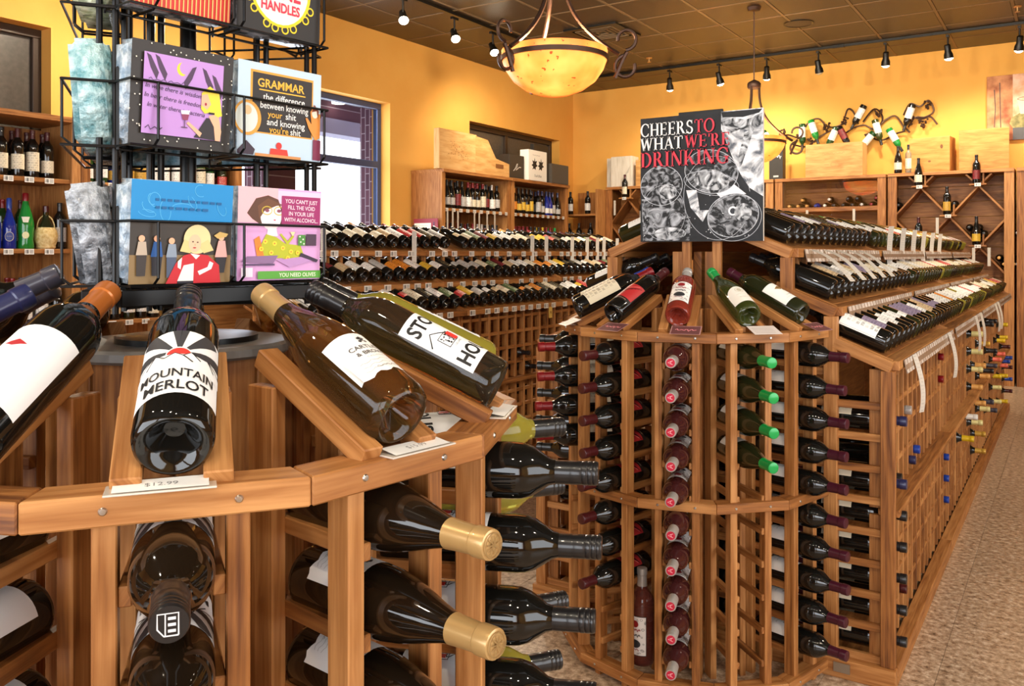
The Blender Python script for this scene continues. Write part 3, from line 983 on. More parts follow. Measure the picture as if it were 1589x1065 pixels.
def art_cartlidge():
    a = Art(); w, z0, z1 = .048, .040, .118
    pts = [(-w, z0)] + [(-w + 2 * w * i / 16, z0 + .0025 * math.sin(i * 1.7)) for i in range(1, 16)] + [(w, z0), (w, z1), (.02, z1 + .002), (-.02, z1 + .002), (-w, z1)]
    a.poly(pts, '#ece9e4')
    for k, (dx, dy) in enumerate(((0, 0), (-.004, -.003), (.004, -.003), (0, .005), (-.003, .003), (.003, .003))):
        a.ell(dx, z1 - .014 + dy, .0024, .0024, '#35312f', 8)
    a.text('CARTLIDGE', 0, z1 - .032, .0105, '#57524e', .012)
    a.text('& BROWNE', 0, z1 - .043, .0095, '#57524e', .012)
    a.text('C A L I F O R N I A', 0, z1 - .050, .004, '#96908a')
    for k in range(3):
        a.line([(-.032 + .004 * i, z1 - .056 - k * .007 + .0014 * math.sin(i * 1.9 + k)) for i in range(17)], .0006, '#a8a29a')
    a.scrib(0, z0 + .006, .035, .005, '#8a847c')
    return a.wrap('label_cartlidge', .0408)
def art_stone():
    a = Art(); x0, x1, z0, z1 = -.030, .052, .034, .150
    a.rect(x0, z0, x1, z1, '#f0efee')
    a.text('STONE', .017, z1 - .029, .030, INK, .03, .86)
    a.text('HOUSE', .017, z0 + .008, .030, INK, .03, .86)
    c = (z0 + z1) / 2
    a.line([(-.026, c + .006), (-.010, c + .020), (.010, c + .004)], .0018, INK)
    a.rect(-.012, c - .014, .012, c + .007, INK); a.rect(-.011, c - .013, .011, c + .006, '#f0efee')
    rr = random.Random(3)
    for k in range(34):
        a.ell(rr.uniform(-.0095, .0095), rr.uniform(c - .012, c + .005), rr.uniform(.0008, .0017), rr.uniform(.0007, .0013), INK, 6)
    a.rect(.003, c - .0135, .011, c + .0035, '#d8382e')
    a.text('CELLARS', .001, c - .020, .0038, '#555555')
    return a.wrap('label_stone', .0385)
def art_whitelabel():
    a = Art(); a.rect(-.052, .03, .052, .155, '#eceae8')
    a.poly([(-.02, .120), (-.006, .126), (.006, .118), (-.008, .114)], '#b32a30')
    return a.wrap('label_white', .0385)
def art_rose():
    a = Art(); a.rect(-.036, .034, .036, .158, '#2a2727')
    a.rect(-.034, .036, .034, .156, '#eeeae6')
    rr = random.Random(5)
    for k in range(70):
        x, y = rr.uniform(-.033, .033), rr.uniform(.037, .155)
        if abs(x) < .019 and .05 < y < .145: continue
        a.ring(x, y, rr.uniform(.002, .0045), rr.uniform(.002, .0045), .0009, '#2a2727', 9)
    a.ell(0, .134, .011, .011, '#8e1d20', 14)
    a.scrib(0, .110, .032, .011, '#8e1d20', 6, .003)
    a.scrib(0, .093, .032, .011, '#2a2727', 6, .003)
    a.ell(0, .072, .017, .013, '#2f3033', 16); a.scrib(0, .050, .026, .008, '#8e1d20', 5, .002)
    return a.wrap('label_rose', .0385)
def art_redart():
    a = Art(); a.rect(-.048, .040, .048, .135, '#1c1413')
    a.rect(-.047, .055, .047, .134, '#b02a2c')
    for k in range(6):
        a.line([(-.044 + .006 * k, .060 + .004 * k), (-.02 + .009 * k, .085 + .006 * k), (.0 + .008 * k, .09 + .007 * k)], .0022, '#4d0f12')
    a.line([(-.04, .07), (-.01, .1), (.03, .128)], .002, '#e07a70')
    a.rect(-.03, .046, .03, .0475, '#c9a080')
    return a.wrap('label_redart', .0385)
def art_round():
    a = Art(); a.ell(0, .075, .046, .045, '#efeae0', 28); a.rect(-.046, .030, .046, .078, '#efeae0')
    a.ring(0, .098, .013, .0135, .001, '#a89a80', 20); a.ell(0, .098, .008, .009, '#c9bfa6', 16)
    a.line([(-.02, .072), (0, .076), (.02, .071)], .0007, '#b8ac94'); a.scrib(0, .052, .03, .007, '#a89c86')
    return a.wrap('label_round', .0408)
def art_bird():
    a = Art(); a.rect(-.050, .046, .050, .140, '#f0ede6')
    a.poly([(-.022, .112), (.002, .122), (.026, .116), (.006, .108), (-.004, .100)], '#8a6a3e')
    a.poly([(-.002, .108), (.004, .108), (.010, .090), (.002, .094)], '#6b4d2a')
    a.scrib(0, .066, .032, .007, '#a49a88'); a.rect(-.03, .058, .03, .0587, '#c4bba8')
    return a.wrap('label_bird', .0385)
def art_capW():
    a = Art(); a.ring(0, 0, .0125, .0125, .001, '#9a94a8', 24); a.text('W', 0, -.0055, .016, '#b8b2c4', -.01)
    return a.flat('cap_w', .00003, .0)
def art_caphouse():
    a = Art()
    a.line([(-.009, -.007), (-.009, .004), (-.003, .009), (.009, .009), (.009, -.007), (-.009, -.007)], .0012, '#d8d6d4')
    a.line([(-.009, .003), (.009, .003)], .0010, '#d8d6d4')
    for x in (-.005, 0, .005): a.rect(x - .0012, -.005, x + .0012, .001, '#d8d6d4')
    return a.flat('cap_house', .00003, .0)
def art_capred():
    a = Art(); a.ell(0, 0, .0125, .0125, '#c01a3a', 20)
    a.line([(-.005, -.006), (0, .008), (.006, -.006)], .0016, '#f2c9cc'); a.line([(-.004, -.001), (.005, 0)], .0013, '#f2c9cc')
    return a.flat('cap_red', .00003, .0)
def art_capgold():
    a = Art(); a.ring(0, 0, .0135, .0135, .0014, '#8a6c3e', 22)
    for k in range(9):
        t = 2 * PI * k / 9; a.line([(0, 0), (.010 * math.cos(t), .010 * math.sin(t))], .0013, '#8a6c3e')
    return a.flat('cap_gold', .00003, .0)
LAB = {'merlot': art_merlot(), 'cartlidge': art_cartlidge(), 'stone': art_stone(), 'white': art_whitelabel(), 'rose': art_rose(), 'redart': art_redart(), 'round': art_round(), 'bird': art_bird()}
CAPA = {'W': art_capW(), 'house': art_caphouse(), 'red': art_capred(), 'gold': art_capgold()}
# ---------------------------------------------------------------- round bottle racks
def rim_mesh(R, half, depth, th, mat):
    """one mitred board of a twelve-sided rim; local x outward, y tangential"""
    k = ('rim', round(R, 3), half, depth, th)
    if k in MESH: return MESH[k]
    ap = R * math.cos(half)
    y1, y0 = ap * math.tan(half) - .0006, (ap - depth) * math.tan(half) - .0006
    mb = MB()
    V = [(ap - depth, -y0, 0), (ap, -y1, 0), (ap, y1, 0), (ap - depth, y0, 0)]
    V = V + [(x, y, th) for x, y, z in V]
    F = [(3, 2, 1, 0), (4, 5, 6, 7), (0, 1, 5, 4), (1, 2, 6, 5), (2, 3, 7, 6), (3, 0, 4, 7)]
    bm = bmesh.new()
    vs = [bm.verts.new(v) for v in V]
    for f in F: bm.faces.new([vs[i] for i in f])
    bmesh.ops.bevel(bm, geom=bm.edges[:], offset=.0018, segments=1, affect='EDGES')
    bm.verts.index_update()
    VV = [tuple(v.co) for v in bm.verts]; FF = [tuple(v.index for v in f.verts) for f in bm.faces]
    bm.free()
    MESH[k] = mesh_from('rim', VV, FF, mat, grain_uv(VV, FF, 1))
    return MESH[k]
SCREWM = MB().lathe([(0, .002), (.003, .0018), (.0042, 0), (0, 0)], 10, STEEL).mesh('screw', True)
SLOPE = math.radians(26)
PITCH = .1
def col_frame(cx, cy, a):
    """column frame: x outward; a is measured from -Y towards +X"""
    return T(cx, cy, 0) @ RZ(a - PI / 2)
def row_z(rim_z, i): return rim_z - .075 - PITCH * i
def round_rack(t, R, angles, rim_z, rings, n_rows, hy=.060):
    half = PI / 12
    ap = R * math.cos(half)
    for a in angles:
        C = RZ(a - PI / 2)
        for z in rings:
            seg = put('rim_board', rim_mesh(R, half, .052, .03, REDWOOD), t, C @ T(0, 0, z - .03))
            for s in (-1, 1):
                put('screw', SCREWM, seg, T(ap, s * hy, .015) @ RY(PI / 2))
        H = rim_z - .03
        for s in (-1, 1):
            zs = sorted([r - .03 for r in rings] + [0.])
            put('front_post', board(.036, .0225, H), t, C @ T(ap - .032, s * hy, H / 2))
            hin = rim_z - .012 + .155 * math.tan(SLOPE)
            put('inner_post', board(.050, .020, hin), t, C @ T(ap - .192, s * .050, hin / 2))
            # sloping bed for the display bottle
            L = .195 / math.cos(SLOPE)
            x0 = ap - .012
            M = C @ T(x0, s * .0415, rim_z + .001) @ RY(SLOPE) @ T(-L / 2, 0, .0)
            put('display_rail', board(L, .028, .024), t, M)
            for i in range(n_rows):
                zr = row_z(rim_z, i) - .028
                p0, p1 = C @ Vector((ap - .018, s * .0425, zr)), C @ Vector((ap - .215, s * .033, zr))
                beam('rail', t, p0, p1, .013, .020)
    return ap

def col_bottle(cx, cy, a, ap, rim_z, i, out=.125):
    """matrix of a bottle lying in row i of a column, neck outward"""
    C = col_frame(cx, cy, a)
    z = row_z(rim_z, i)
    p = C @ Vector((ap + out - .30, 0, z)); d = C.to_3x3() @ Vector((1, 0, 0))
    return frame(p, d, (0, 0, 1))
def disp_bottle(cx, cy, a, ap, rim_z, twist=0., slide=0., lean=0.):
    C = col_frame(cx, cy, a)
    d = Vector((-math.cos(SLOPE), 0, math.sin(SLOPE))); up = Vector((math.sin(SLOPE), 0, math.cos(SLOPE)))
    p = Vector((ap - .020 + slide * -math.cos(SLOPE), lean, rim_z + .012 + slide * math.sin(SLOPE))) + up * .030
    R3 = C.to_3x3()
    M = frame(C @ p, R3 @ d, R3 @ up)
    return M @ RZ(twist)

def price_card(parent, M, txt, w=.085, h=.026):
    c = put('price_holder', board(w + .014, .036, .002, PLASTIC, .0006), parent, M @ T(0, -.004, .001))
    a = Art(); a.rect(-w / 2, -h / 2, w / 2, h / 2, CARD)
    if txt: a.text(txt, 0, -.004, .011, '#8a8684')
    put('price_card', a.flat('card'), parent, M @ T(0, -.006, .0045) @ RX(math.radians(9)))
    return c

# near rack: a full round stand with the napkin spinner on top
LX, LY, LR, LZ = -1.101, .788, .50, 1.128
A0 = math.radians(53.7)
t_left = thing('round_wine_rack', 'round twelve-sided redwood bottle rack in the near foreground', 'rack', T(LX, LY, 0))
lap = round_rack(t_left, LR, [A0 + k * PI / 6 for k in range(12)], LZ, [LZ, .62, .05], 9)
disc_m = noisy('slate_top', '#5a5550', '#6b655f', 14., rough=.4)
put('top_disc', MB().lathe([(0, 1.206), (.155, 1.206), (.16, 1.21), (.16, 1.22), (.155, 1.224), (0, 1.224)], 48, disc_m).mesh('disc'), t_left)
for k in range(14):
    put('core_board', board(.018, .054, 1.205), t_left, RZ(k * 2 * PI / 14) @ T(.125, 0, .6025))
for k in (0, 1, 2, -1):
    C = RZ(A0 + k * PI / 6 - PI / 2) @ T(lap - .012, 0, LZ) @ RZ(PI / 2)
    price_card(t_left, C @ T(-.01 if k == 0 else .02, 0, 0), {0: '$12.99', 1: '$15.99', 2: '', -1: ''}[k])

def rackname(k): return {0: 'mountain', 1: 'tan', 2: 'stone'}[k]
G1 = 'bottles in the near round rack'
# displayed on the sloping top
make_bottle(disp_bottle(LX, LY, A0, lap, LZ) @ RX(math.radians(-2.6)), 'bdx', 'black', 'black', None, 'black bottle with mountain sunrise label reading Mountain Merlot, lying on the near rack', G1, n=40, lab_mesh=LAB['merlot'], cap_style='screw')
make_bottle(disp_bottle(LX, LY, A0 + PI / 6, lap, LZ, twist=math.radians(6)), 'bur', 'amber', 'tan', None, 'brown bottle with tan capsule and pale script label on the near rack top', G1, n=40, lab_mesh=LAB['cartlidge'])
make_bottle(disp_bottle(LX, LY, A0 + 2 * PI / 6, lap, LZ, twist=math.radians(-32)), 'bdx', 'smoke', 'black', None, 'dark bottle with white Stone House label lying on the near rack top', G1, n=40, lab_mesh=LAB['stone'], cap_style='screw')
make_bottle(disp_bottle(LX, LY, A0 + 3 * PI / 6, lap, LZ, twist=math.radians(20)), 'bdx', 'straw', 'black', None, 'straw coloured bottle lying behind the Stone House bottle', G1, n=32, lab_mesh=LAB['stone'], cap_style='screw')
make_bottle(disp_bottle(LX, LY, A0 - PI / 6 + math.radians(6), lap, LZ, twist=math.radians(8), slide=.012), 'bdx', 'black', 'copper', None, 'black bottle with copper capsule and large blank white label at left edge', G1, n=40, lab_mesh=LAB['white'])
make_bottle(disp_bottle(LX, LY, A0 - 2 * PI / 6, lap, LZ), 'bdx', 'black', 'navy', 'cream', 'bottle neck with blue-black capsule at the left edge of the near rack', G1, n=32)
make_bottle(disp_bottle(LX, LY, A0 - 3 * PI / 6, lap, LZ, slide=.055), 'bdx', 'black', 'slate', 'cream', 'bottle neck with dark capsule stamped with a W', G1, n=32, cap_art=CAPA['W'])
for k, (g, c, l, txt) in {4: ('brown', 'black', 'white', 'dark bottle on the far side of the near rack, under the grammar napkins'), 5: ('amber', 'copper', 'white', 'brown bottle with copper neck on the far side of the near rack'),
                          6: ('black', 'black', 'white', 'black bottle lying on the back of the near rack, right of the pole'), 7: ('black', 'silver', 'cream', 'black bottle lying on the back of the near rack, left of the pole'), 8: ('black', 'slate', 'cream', 'black bottle with grey neck on the back left of the near rack')}.items():
    make_bottle(disp_bottle(LX, LY, A0 + k * PI / 6, lap, LZ), 'bur' if k == 5 else 'bdx', g, c, l, txt, G1, n=24)
# lying in the columns
COLS = {0: ('bdx', 'brown', 'black', 'merlot', 'screw', 'house', 'black screw-capped bottle with sunrise label'), 1: ('bur', 'brown', 'tan', 'cartlidge', 'foil', 'gold', 'tan-capsuled brown bottle'),
        2: ('bdx', 'black', 'black', 'stone', 'screw', None, 'black screw-capped bottle with bold lettered label'), 3: ('bdx', 'straw', 'black', 'stone', 'screw', None, 'straw coloured bottle with black screw cap'),
        -1: ('bdx', 'black', 'copper', 'white', 'foil', None, 'black bottle with plain white label'), -2: ('bdx', 'black', 'navy', 'white', 'foil', None, 'blue-capsuled black bottle')}
for k, (sh, g, c, l, cs, ca, txt) in COLS.items():
    for i in range(6):
        if k == 3 and i in (2, 5): continue
        make_bottle(col_bottle(LX, LY, A0 + k * PI / 6, lap, LZ, i, .130 + RND.uniform(-.006, .006)), sh, g, c, None, '%s, %s from top in its near rack column' % (txt, nth(i + 1)), G1, n=36 if k >= -1 else 20,
                    lab_mesh=LAB[l], cap_style=cs, cap_art=CAPA[ca] if ca else None)

# half-round rack closing the end of the centre gondola
GX = -1.115
EX, EY, ER, EZ = GX, 2.86, .46, 1.113
t_end = thing('half_round_wine_rack', 'half-round redwood bottle rack below the poster at the end of the gondola', 'rack', T(EX, EY, 0))
eang = [math.radians(d) for d in (-75, -45, -15, 15, 45, 75)]
eap = round_rack(t_end, ER, eang, EZ, [EZ, .605, .05], 10, hy=.056)
for k, a in enumerate(eang):
    C = RZ(a - PI / 2) @ T(eap - .012, 0, EZ) @ RZ(PI / 2)
    ar = Art(); ar.rect(-.045, -.03, .045, .03, '#d9cdc6' if k in (1, 4) else '#b88a86')
    if k not in (1, 4):
        ar.rect(-.042, -.027, .042, .027, '#6a4040'); ar.scrib(0, -.008, .062, .018, '#e08a90', 7, .004)
    else:
        for q in range(4): ar.rect(-.036, -.018 + q * .01, .03, -.0165 + q * .01, '#9a8f8a')
    put('leaflet', ar.flat('leaflet'), t_end, C @ T(.03, -.022, .010) @ RX(math.radians(20)))
G2 = 'bottles in the half-round end rack'
ED = [(0, 'bdx', 'black', 'blue', 'cream', None, 'dark bottle with blue capsule at the far left of the end rack top'), (1, 'bdx', 'black', 'red', 'cream', None, 'dark bottle with red capsule and long pale label on the end rack'),
      (2, 'bdx', 'black', 'darkred', None, 'redart', 'dark bottle with red pictorial label lying on the end rack'), (3, 'bdx', 'rose', 'silver', None, 'rose', 'pink rosé bottle with ornate label lying below the poster'),
      (4, 'bur', 'lime', 'green', None, 'round', 'green bottle with bright green capsule and rounded white label'), (5, 'bdx', 'olive', 'purple', None, 'bird', 'olive bottle with purple capsule and white bird label')]
for k, sh, g, c, l, lm, txt in ED:
    make_bottle(disp_bottle(EX, EY, eang[k], eap, EZ, slide=.02), sh, g, c, l, txt, G2, n=32, lab_mesh=LAB.get(lm), lab_style='wide')
EC = {1: ('bdx', 'black', 'red', 'cream', None, 4, 'red-capsuled bottle', None), 2: ('bdx', 'black', 'darkred', None, 'redart', 8, 'maroon-capsuled bottle with red pictorial label', 'red'), 3: ('bdx', 'winered', 'silver', None, 'rose', 10, 'rosé bottle with silver cap and red crest', 'red'),
      4: ('bur', 'olive', 'green', None, 'round', 4, 'green-capsuled bottle', None), 5: ('bdx', 'black', 'purple', None, 'bird', 10, 'purple-capsuled bottle with white label', None), 0: ('bdx', 'black', 'black', 'cream', None, 5, 'black-capsuled bottle', None)}
colname = {0: 'leftmost column', 1: 'second column from left', 2: 'third column from left', 3: 'column facing the camera', 4: 'column right of the rosé', 5: 'column beside the gondola'}
for k, (sh, g, c, l, lm, n, txt, ca) in EC.items():
    for i in range(n):
        cc = c
        if k == 0 and i > 4: cc = 'blue'
        make_bottle(col_bottle(EX, EY, eang[k], eap, EZ, i, .118 + RND.uniform(-.008, .008)), sh, g, cc, l, '%s, %s from top, %s' % (txt if cc == c else 'blue-capsuled bottle', nth(i + 1), colname[k]), G2, n=24,
                    lab_mesh=LAB.get(lm), cap_art=CAPA['red'] if k == 3 else None, cap_style='screw' if k == 3 else 'foil')
C = col_frame(EX, EY, (eang[2] + eang[3]) / 2)
p = C @ Vector((eap - .10, -.035, .05))
make_bottle(frame(p, (0, 0, 1), (-.15, -1, 0)), 'bdx', 'rosedark', 'silver', None, 'rosé bottle standing upright on the floor board of the end rack', G2, n=32, lab_mesh=LAB['rose'])
# ---------------------------------------------------------------- tiered gondolas
SECL, NCOL = 1.42, 14
CP = SECL / NCOL
TIERS = [(.655, 1.015), (.485, 1.18), (.345, 1.37)]       # lip offset from the spine and height, lowest first
GSL = math.radians(22)
def strip_mat():
    m, nt, b = newmat('shelf_strip')
    L = nt.links.new
    uv = N(nt, 'ShaderNodeUVMap', uv_map='grain')
    bt = N(nt, 'ShaderNodeTexBrick', offset=0.)
    bt.inputs['Color1'].default_value = (*lin('#efe9e0'), 1); bt.inputs['Color2'].default_value = (*lin('#c9beb2'), 1); bt.inputs['Mortar'].default_value = (*lin('#8d7a6a'), 1)
    bt.inputs['Scale'].default_value = 1.; bt.inputs['Brick Width'].default_value = .051; bt.inputs['Row Height'].default_value = .5; bt.inputs['Mortar Size'].default_value = .006
    L(uv.outputs[0], bt.inputs[0])
    wv = N(nt, 'ShaderNodeTexNoise'); wv.inputs['Scale'].default_value = 1.
    mp = N(nt, 'ShaderNodeMapping'); mp.inputs['Scale'].default_value = (160, 12, 1); L(uv.outputs[0], mp.inputs[0]); L(mp.outputs[0], wv.inputs[0])
    gt = N(nt, 'ShaderNodeMath', operation='GREATER_THAN', i_1=.57); L(wv.outputs[0], gt.inputs[0])
    mx = N(nt, 'ShaderNodeMix', data_type='RGBA'); mx.inputs[7].default_value = (*lin('#5d5450'), 1)
    L(gt.outputs[0], mx.inputs[0]); L(bt.outputs[0], mx.inputs[6]); L(mx.outputs[2], b.inputs['Base Color'])
    b.inputs['Roughness'].default_value = .22
    return m
STRIP = strip_mat()
def tag_mesh():
    a = Art(); a.rect(-.029, -.017, .029, .017, CARD)
    rr = random.Random(2); x = -.025
    while x < -.004:
        w = rr.choice((.001, .0016, .0024)); a.rect(x, -.011, x + w, .011, INK); x += w + rr.choice((.0012, .002))
    for k in range(3): a.rect(.001, -.009 + k * .008, .024, -.006 + k * .008, '#777370')
    return a.flat('tag')
TAG = tag_mesh()
def talker_mesh(bend):
    k = ('talk', bend)
    if k in MESH: return MESH[k]
    n = 10; V = []; F = []; U = []
    for i in range(n + 1):
        u = i / n
        z = -.19 * u; x = bend * math.sin(u * 2.2) * .6 + .003
        if bend == .13: x, z = .004 + .155 * u, -.105 * u + .018 * math.sin(PI * u) - .004
        V += [(x, -.014, z), (x, .014, z), (x - .0006, -.014, z), (x - .0006, .014, z)]
    for i in range(n):
        b = 4 * i
        F += [(b, b + 4, b + 5, b + 1), (b + 2, b + 3, b + 7, b + 6)]
        U += [[(0, i / n), (0, (i + 1) / n), (1, (i + 1) / n), (1, i / n)]] * 2
    MESH[k] = mesh_from('talker', V, F, label_mat('talker_print', '#c2b9ac', '#6a6460', rows=16., cover=.5), U, True)
    return MESH[k]

def gondola_section(xc, y0, sides, label, fine, strips, end_frame=False, group='redwood gondola sections'):
    """one 14-column section; fine = sides whose posts and bars are single pieces"""
    t = thing('wine_gondola_section', label, 'rack', T(xc, y0, 0), group)
    put('spine', board(.03, SECL - .006, 1.36, REDWOOD_D), t, T(0, SECL / 2, .68))
    for s in sides:
        f = s in fine
        put('base_board', board(.045, SECL - .002, .06), t, T(s * .635, SECL / 2, .03))
        put('floor_board', board(.5, SECL - .01, .016, REDWOOD_D), t, T(s * .34, SECL / 2, .05))
        put('ledge', board(.062, SECL - .002, .022), t, T(s * .63, SECL / 2, .535))
        mb = MB()
        for j in range(NCOL + 1):
            y = min(max(j * CP, .011), SECL - .011)
            for z0, z1 in ((.06, .524), (.546, .985)):
                if f: put('post', board(.040, .018, z1 - z0), t, T(s * .592, y, (z0 + z1) / 2))
                else: mb.box(s * .592 - .02, s * .592 + .02, y - .009, y + .009, z0, z1, REDWOOD)
            for q in (0, 1):
                z0, z1 = TIERS[q][1] + .02, TIERS[q + 1][1] - .03
                x = TIERS[q + 1][0] - .03
                if f: put('tier_post', board(.024, .020, z1 - z0), t, T(s * x, y, (z0 + z1) / 2))
                else: mb.box(s * x - .012, s * x + .012, y - .01, y + .01, z0, z1, REDWOOD)
        for j in range(NCOL):
            y = (j + .5) * CP
            for z in (.155, .255, .355, .455, .645, .745, .845, .945):
                if f: put('crossbar', board(.022, CP - .0185, .02), t, T(s * .5985, y, z))
                else: mb.box(s * .5985 - .011, s * .5985 + .011, y - CP / 2 + .01, y + CP / 2 - .01, z - .01, z + .01, REDWOOD)
        if not f: put('lattice', mb.mesh('lattice'), t, kind='stuff')
        for q, (xl, zl) in enumerate(TIERS):
            put('lip', board(.060, SECL - .003, .030), t, T(s * (xl - .024), SECL / 2, zl - .015))
            W = .25
            ax = xl - .05 - (W / 2) * math.cos(GSL)
            M = T(s * ax, SECL / 2, zl - .004 + (W / 2) * math.sin(GSL)) @ RY(s * GSL)
            put('tier_bed', board(W, SECL - .01, .012, REDWOOD_D), t, M)
            for y in (.011, SECL - .011):
                beam('end_board', t, (s * (xl - .02), y, zl - .012), (s * (xl - .02 - .19), y, zl - .012 + .19 * math.tan(GSL)), .02, .032)
            if strips == 'strip':
                put('price_strip', board(.003, SECL - .1, .044, STRIP, 0, ), t, T(s * (xl + .014), SECL / 2 + .02, zl - .024) @ RY(-s * math.radians(12)))
            else:
                y = .05
                k = 0
                while y < SECL - .05:
                    put('price_tag', TAG, t, T(s * (xl + .0068), y, zl - .016) @ RZ(s * PI / 2) @ RX(PI / 2))
                    y += RND.choice((.10, .10, .13, .16, .19)); k += 1
    if end_frame:
        for s in (-1, 1):
            for (x, h) in ((.632, .985), (.46, 1.15), (.32, 1.34), (.06, 1.36)):
                put('end_post', board(.042, .030, h - .06), t, T(s * x, -.016, (h + .06) / 2))
            for i in range(11):
                z = .07 + .1 * i
                if z < .96: put('end_rail', board(.15, .016, .024), t, T(s * .545, -.008, z))
                if z < 1.10: put('end_rail', board(.36, .016, .024), t, T(s * .26, -.008, z))
            for q, (xl, zl) in enumerate(TIERS):
                beam('end_board', t, (s * (xl - .012), -.016, zl - .018), (s * (xl - .03 - .155), -.016, zl - .018 + .17 * math.tan(GSL)), .030, .036)
            put('base_board', board(.655, .04, .06), t, T(s * .33, -.03, .03))
            put('corner_bracket', board(.05, .003, .03, STEEL, 0), t, T(s * .5, -.052, .035))
    return t

def tier_bottle(xc, s, q, y):
    xl, zl = TIERS[q]
    p = (xc + s * (xl - .032), y, zl + .049)
    return frame(p, (-s * math.cos(GSL), 0, math.sin(GSL)), (s * math.sin(GSL), 0, math.cos(GSL)))
def side_bottle(xc, s, y, z, out=.06):
    return frame((xc + s * (.64 + out - .30), y, z), (s, 0, 0), (0, 0, 1))
TN = ['lowest', 'middle', 'top']

# centre gondola
Y0C = 2.905
for k in range(4):
    gondola_section(GX, Y0C + k * SECL, (1, -1), ['nearest section of the centre gondola behind the half-round rack', 'second section of the centre gondola, counted from the poster', 'third section of the centre gondola, counted from the poster', 'farthest section of the centre gondola near the diamond racks'][k],
                    (1,) if k < 2 else (), 'strip', end_frame=(k == 0))
G3 = 'bottles on the centre gondola tiers'
PAL_A = [('black', 'black', 'ink'), ('black', 'black', 'cream'), ('black', 'slate', 'mauve'), ('black', 'black', 'mauve'), ('black', 'darkred', 'white'), ('brown', 'black', 'cream'), ('black', 'gold', 'tan'), ('black', 'black', 'tan'), ('black', 'purple', 'white'), ('black', 'black', 'grey'), ('brown', 'black', 'white')]
PAL_B = [('olive', 'green', 'white'), ('olive', 'cream', 'white'), ('black', 'cream', 'white'), ('olive', 'gold', 'cream'), ('olive', 'cream', 'cream'), ('lime', 'gold', 'white'), ('black', 'black', 'red'), ('olive', 'yellow', 'white'), ('lime', 'cream', 'cream'), ('olive', 'white', 'white'), ('straw', 'gold', 'white'), ('olive', 'black', 'yellow')]
PAL_C = [('black', 'black', 'white'), ('black', 'black', 'white'), ('black', 'darkred', 'cream'), ('olive', 'white', 'white'), ('olive', 'cream', 'cream'), ('black', 'black', 'mauve'), ('black', 'red', 'tan'), ('olive', 'black', 'orange'), ('black', 'black', 'white')]
rr = random.Random(11)
STY = ['std', 'std', 'wide', 'low', 'small', 'tall']
nn = [0, 0, 0]
for q in (2, 1, 0):
    prev = None
    for j in range(4 * NCOL):
        nn[q] += 1
        if q == 0: pal = PAL_C if j < 22 else PAL_B
        elif q == 1: pal = PAL_A if j < 16 else PAL_B
        else: pal = PAL_A if j < 14 else PAL_B
        if prev is None or rr.random() < .72: prev = (*rr.choice(pal), rr.choice(STY), rr.choice(('bdx', 'bdx', 'bur')))
        if j == 0: prev = {0: ('black', 'black', 'white', 'wide', 'bdx'), 1: ('black', 'black', None, 'std', 'bdx'), 2: ('black', 'black', None, 'std', 'bdx')}[q]
        if rr.random() < .03 and j > 2: continue
        g, c, l, st, sh = prev
        if j == 0 and q == 0: pass
        y = Y0C + (j + .5) * CP
        txt = '%s bottle %s, %s from poster end, %s tier, centre gondola' % ({'black': 'dark', 'brown': 'brown', 'olive': 'olive', 'lime': 'pale green', 'straw': 'straw'}[g], 'with no label' if not l else 'with %s label' % {'ink': 'black'}.get(l, l), nth(j + 1), TN[q])
        want(tier_bottle(GX, 1, q, y), sh, g, c, l, txt, G3, vis=.8, lab_style=st)
# a few on the far side that show above the end rack
for q in (1, 2):
    for j in range(4):
        want(tier_bottle(GX, -1, q, Y0C + (j + .5) * CP), 'bdx', 'olive' if q == 2 else 'black', 'black', 'white', 'white-labelled dark bottle, %s from poster, left side %s tier, centre gondola' % (nth(j + 1), TN[q]), G3, vis=.5)
# bottles stored in the open end and the long side
G4 = 'bottles lying in the side of the centre gondola'
for i, z in enumerate((.12, .22, .32, .42, .52, .62, .72, .82)):
    if i == 6 or i == 7 and 0: continue
    want(frame((GX + .375, Y0C + .5 * CP, z), (1, 0, 0), (0, 0, 1)), 'bdx', 'black', 'black' if i < 5 else 'navy', 'cream', 'dark bottle lying in the open end of the centre gondola, %s from the floor' % nth(i + 1), G4, vis=1.2)
    want(frame((GX + .06, Y0C + .5 * CP, z), (1, 0, 0), (0, 0, 1)), 'bdx', 'black', 'purple', 'white', 'dark bottle deep in the open end of the centre gondola, %s from the floor' % nth(i + 1), G4, vis=.6)
SIDE = [(2, .59, 'black'), (3, .18, 'darkred'), (4, .79, 'silver'), (5, .59, 'navy'), (6, .61, 'blue'), (9, .48, 'navy'), (13, .79, 'red'), (13, .89, 'red'), (15, .30, 'blue'), (15, .40, 'blue'), (15, .50, 'blue'), (15, .20, 'blue'), (20, .40, 'yellow'), (22, .48, 'white')]
for (cells_, cs) in (((25, 27, 30), ('cream', 'gold', 'cork')), ((33, 36), ('black', 'slate')), ((40, 44, 47), ('coral', 'cream', 'yellow')), ((50, 53), ('darkred', 'blue'))):
    for c_ in cells_:
        for z in (.20, .30, .40, .48, .60, .70, .80, .90):
            if rr.random() < .42: SIDE.append((c_, z, rr.choice(cs)))
for (j, z, c) in SIDE:
    want(side_bottle(GX, 1, Y0C + (j + .5) * CP, z, .05 if j > 18 else -.01), 'bdx', 'black', c, None, '%s-capped neck in column %d at %d cm height, long side of centre gondola' % (c, j + 1, round(z * 100)), G4, vis=.28)
for k, z in enumerate((.22, .32, .42, .48)):
    want(side_bottle(GX, -1, Y0C + (.5 + 1 * (k % 2)) * CP, z, .05), 'bdx', 'black', 'blue', None, 'blue-capped neck, %s from floor, low left side of centre gondola' % nth(k + 1), G4, vis=.5)

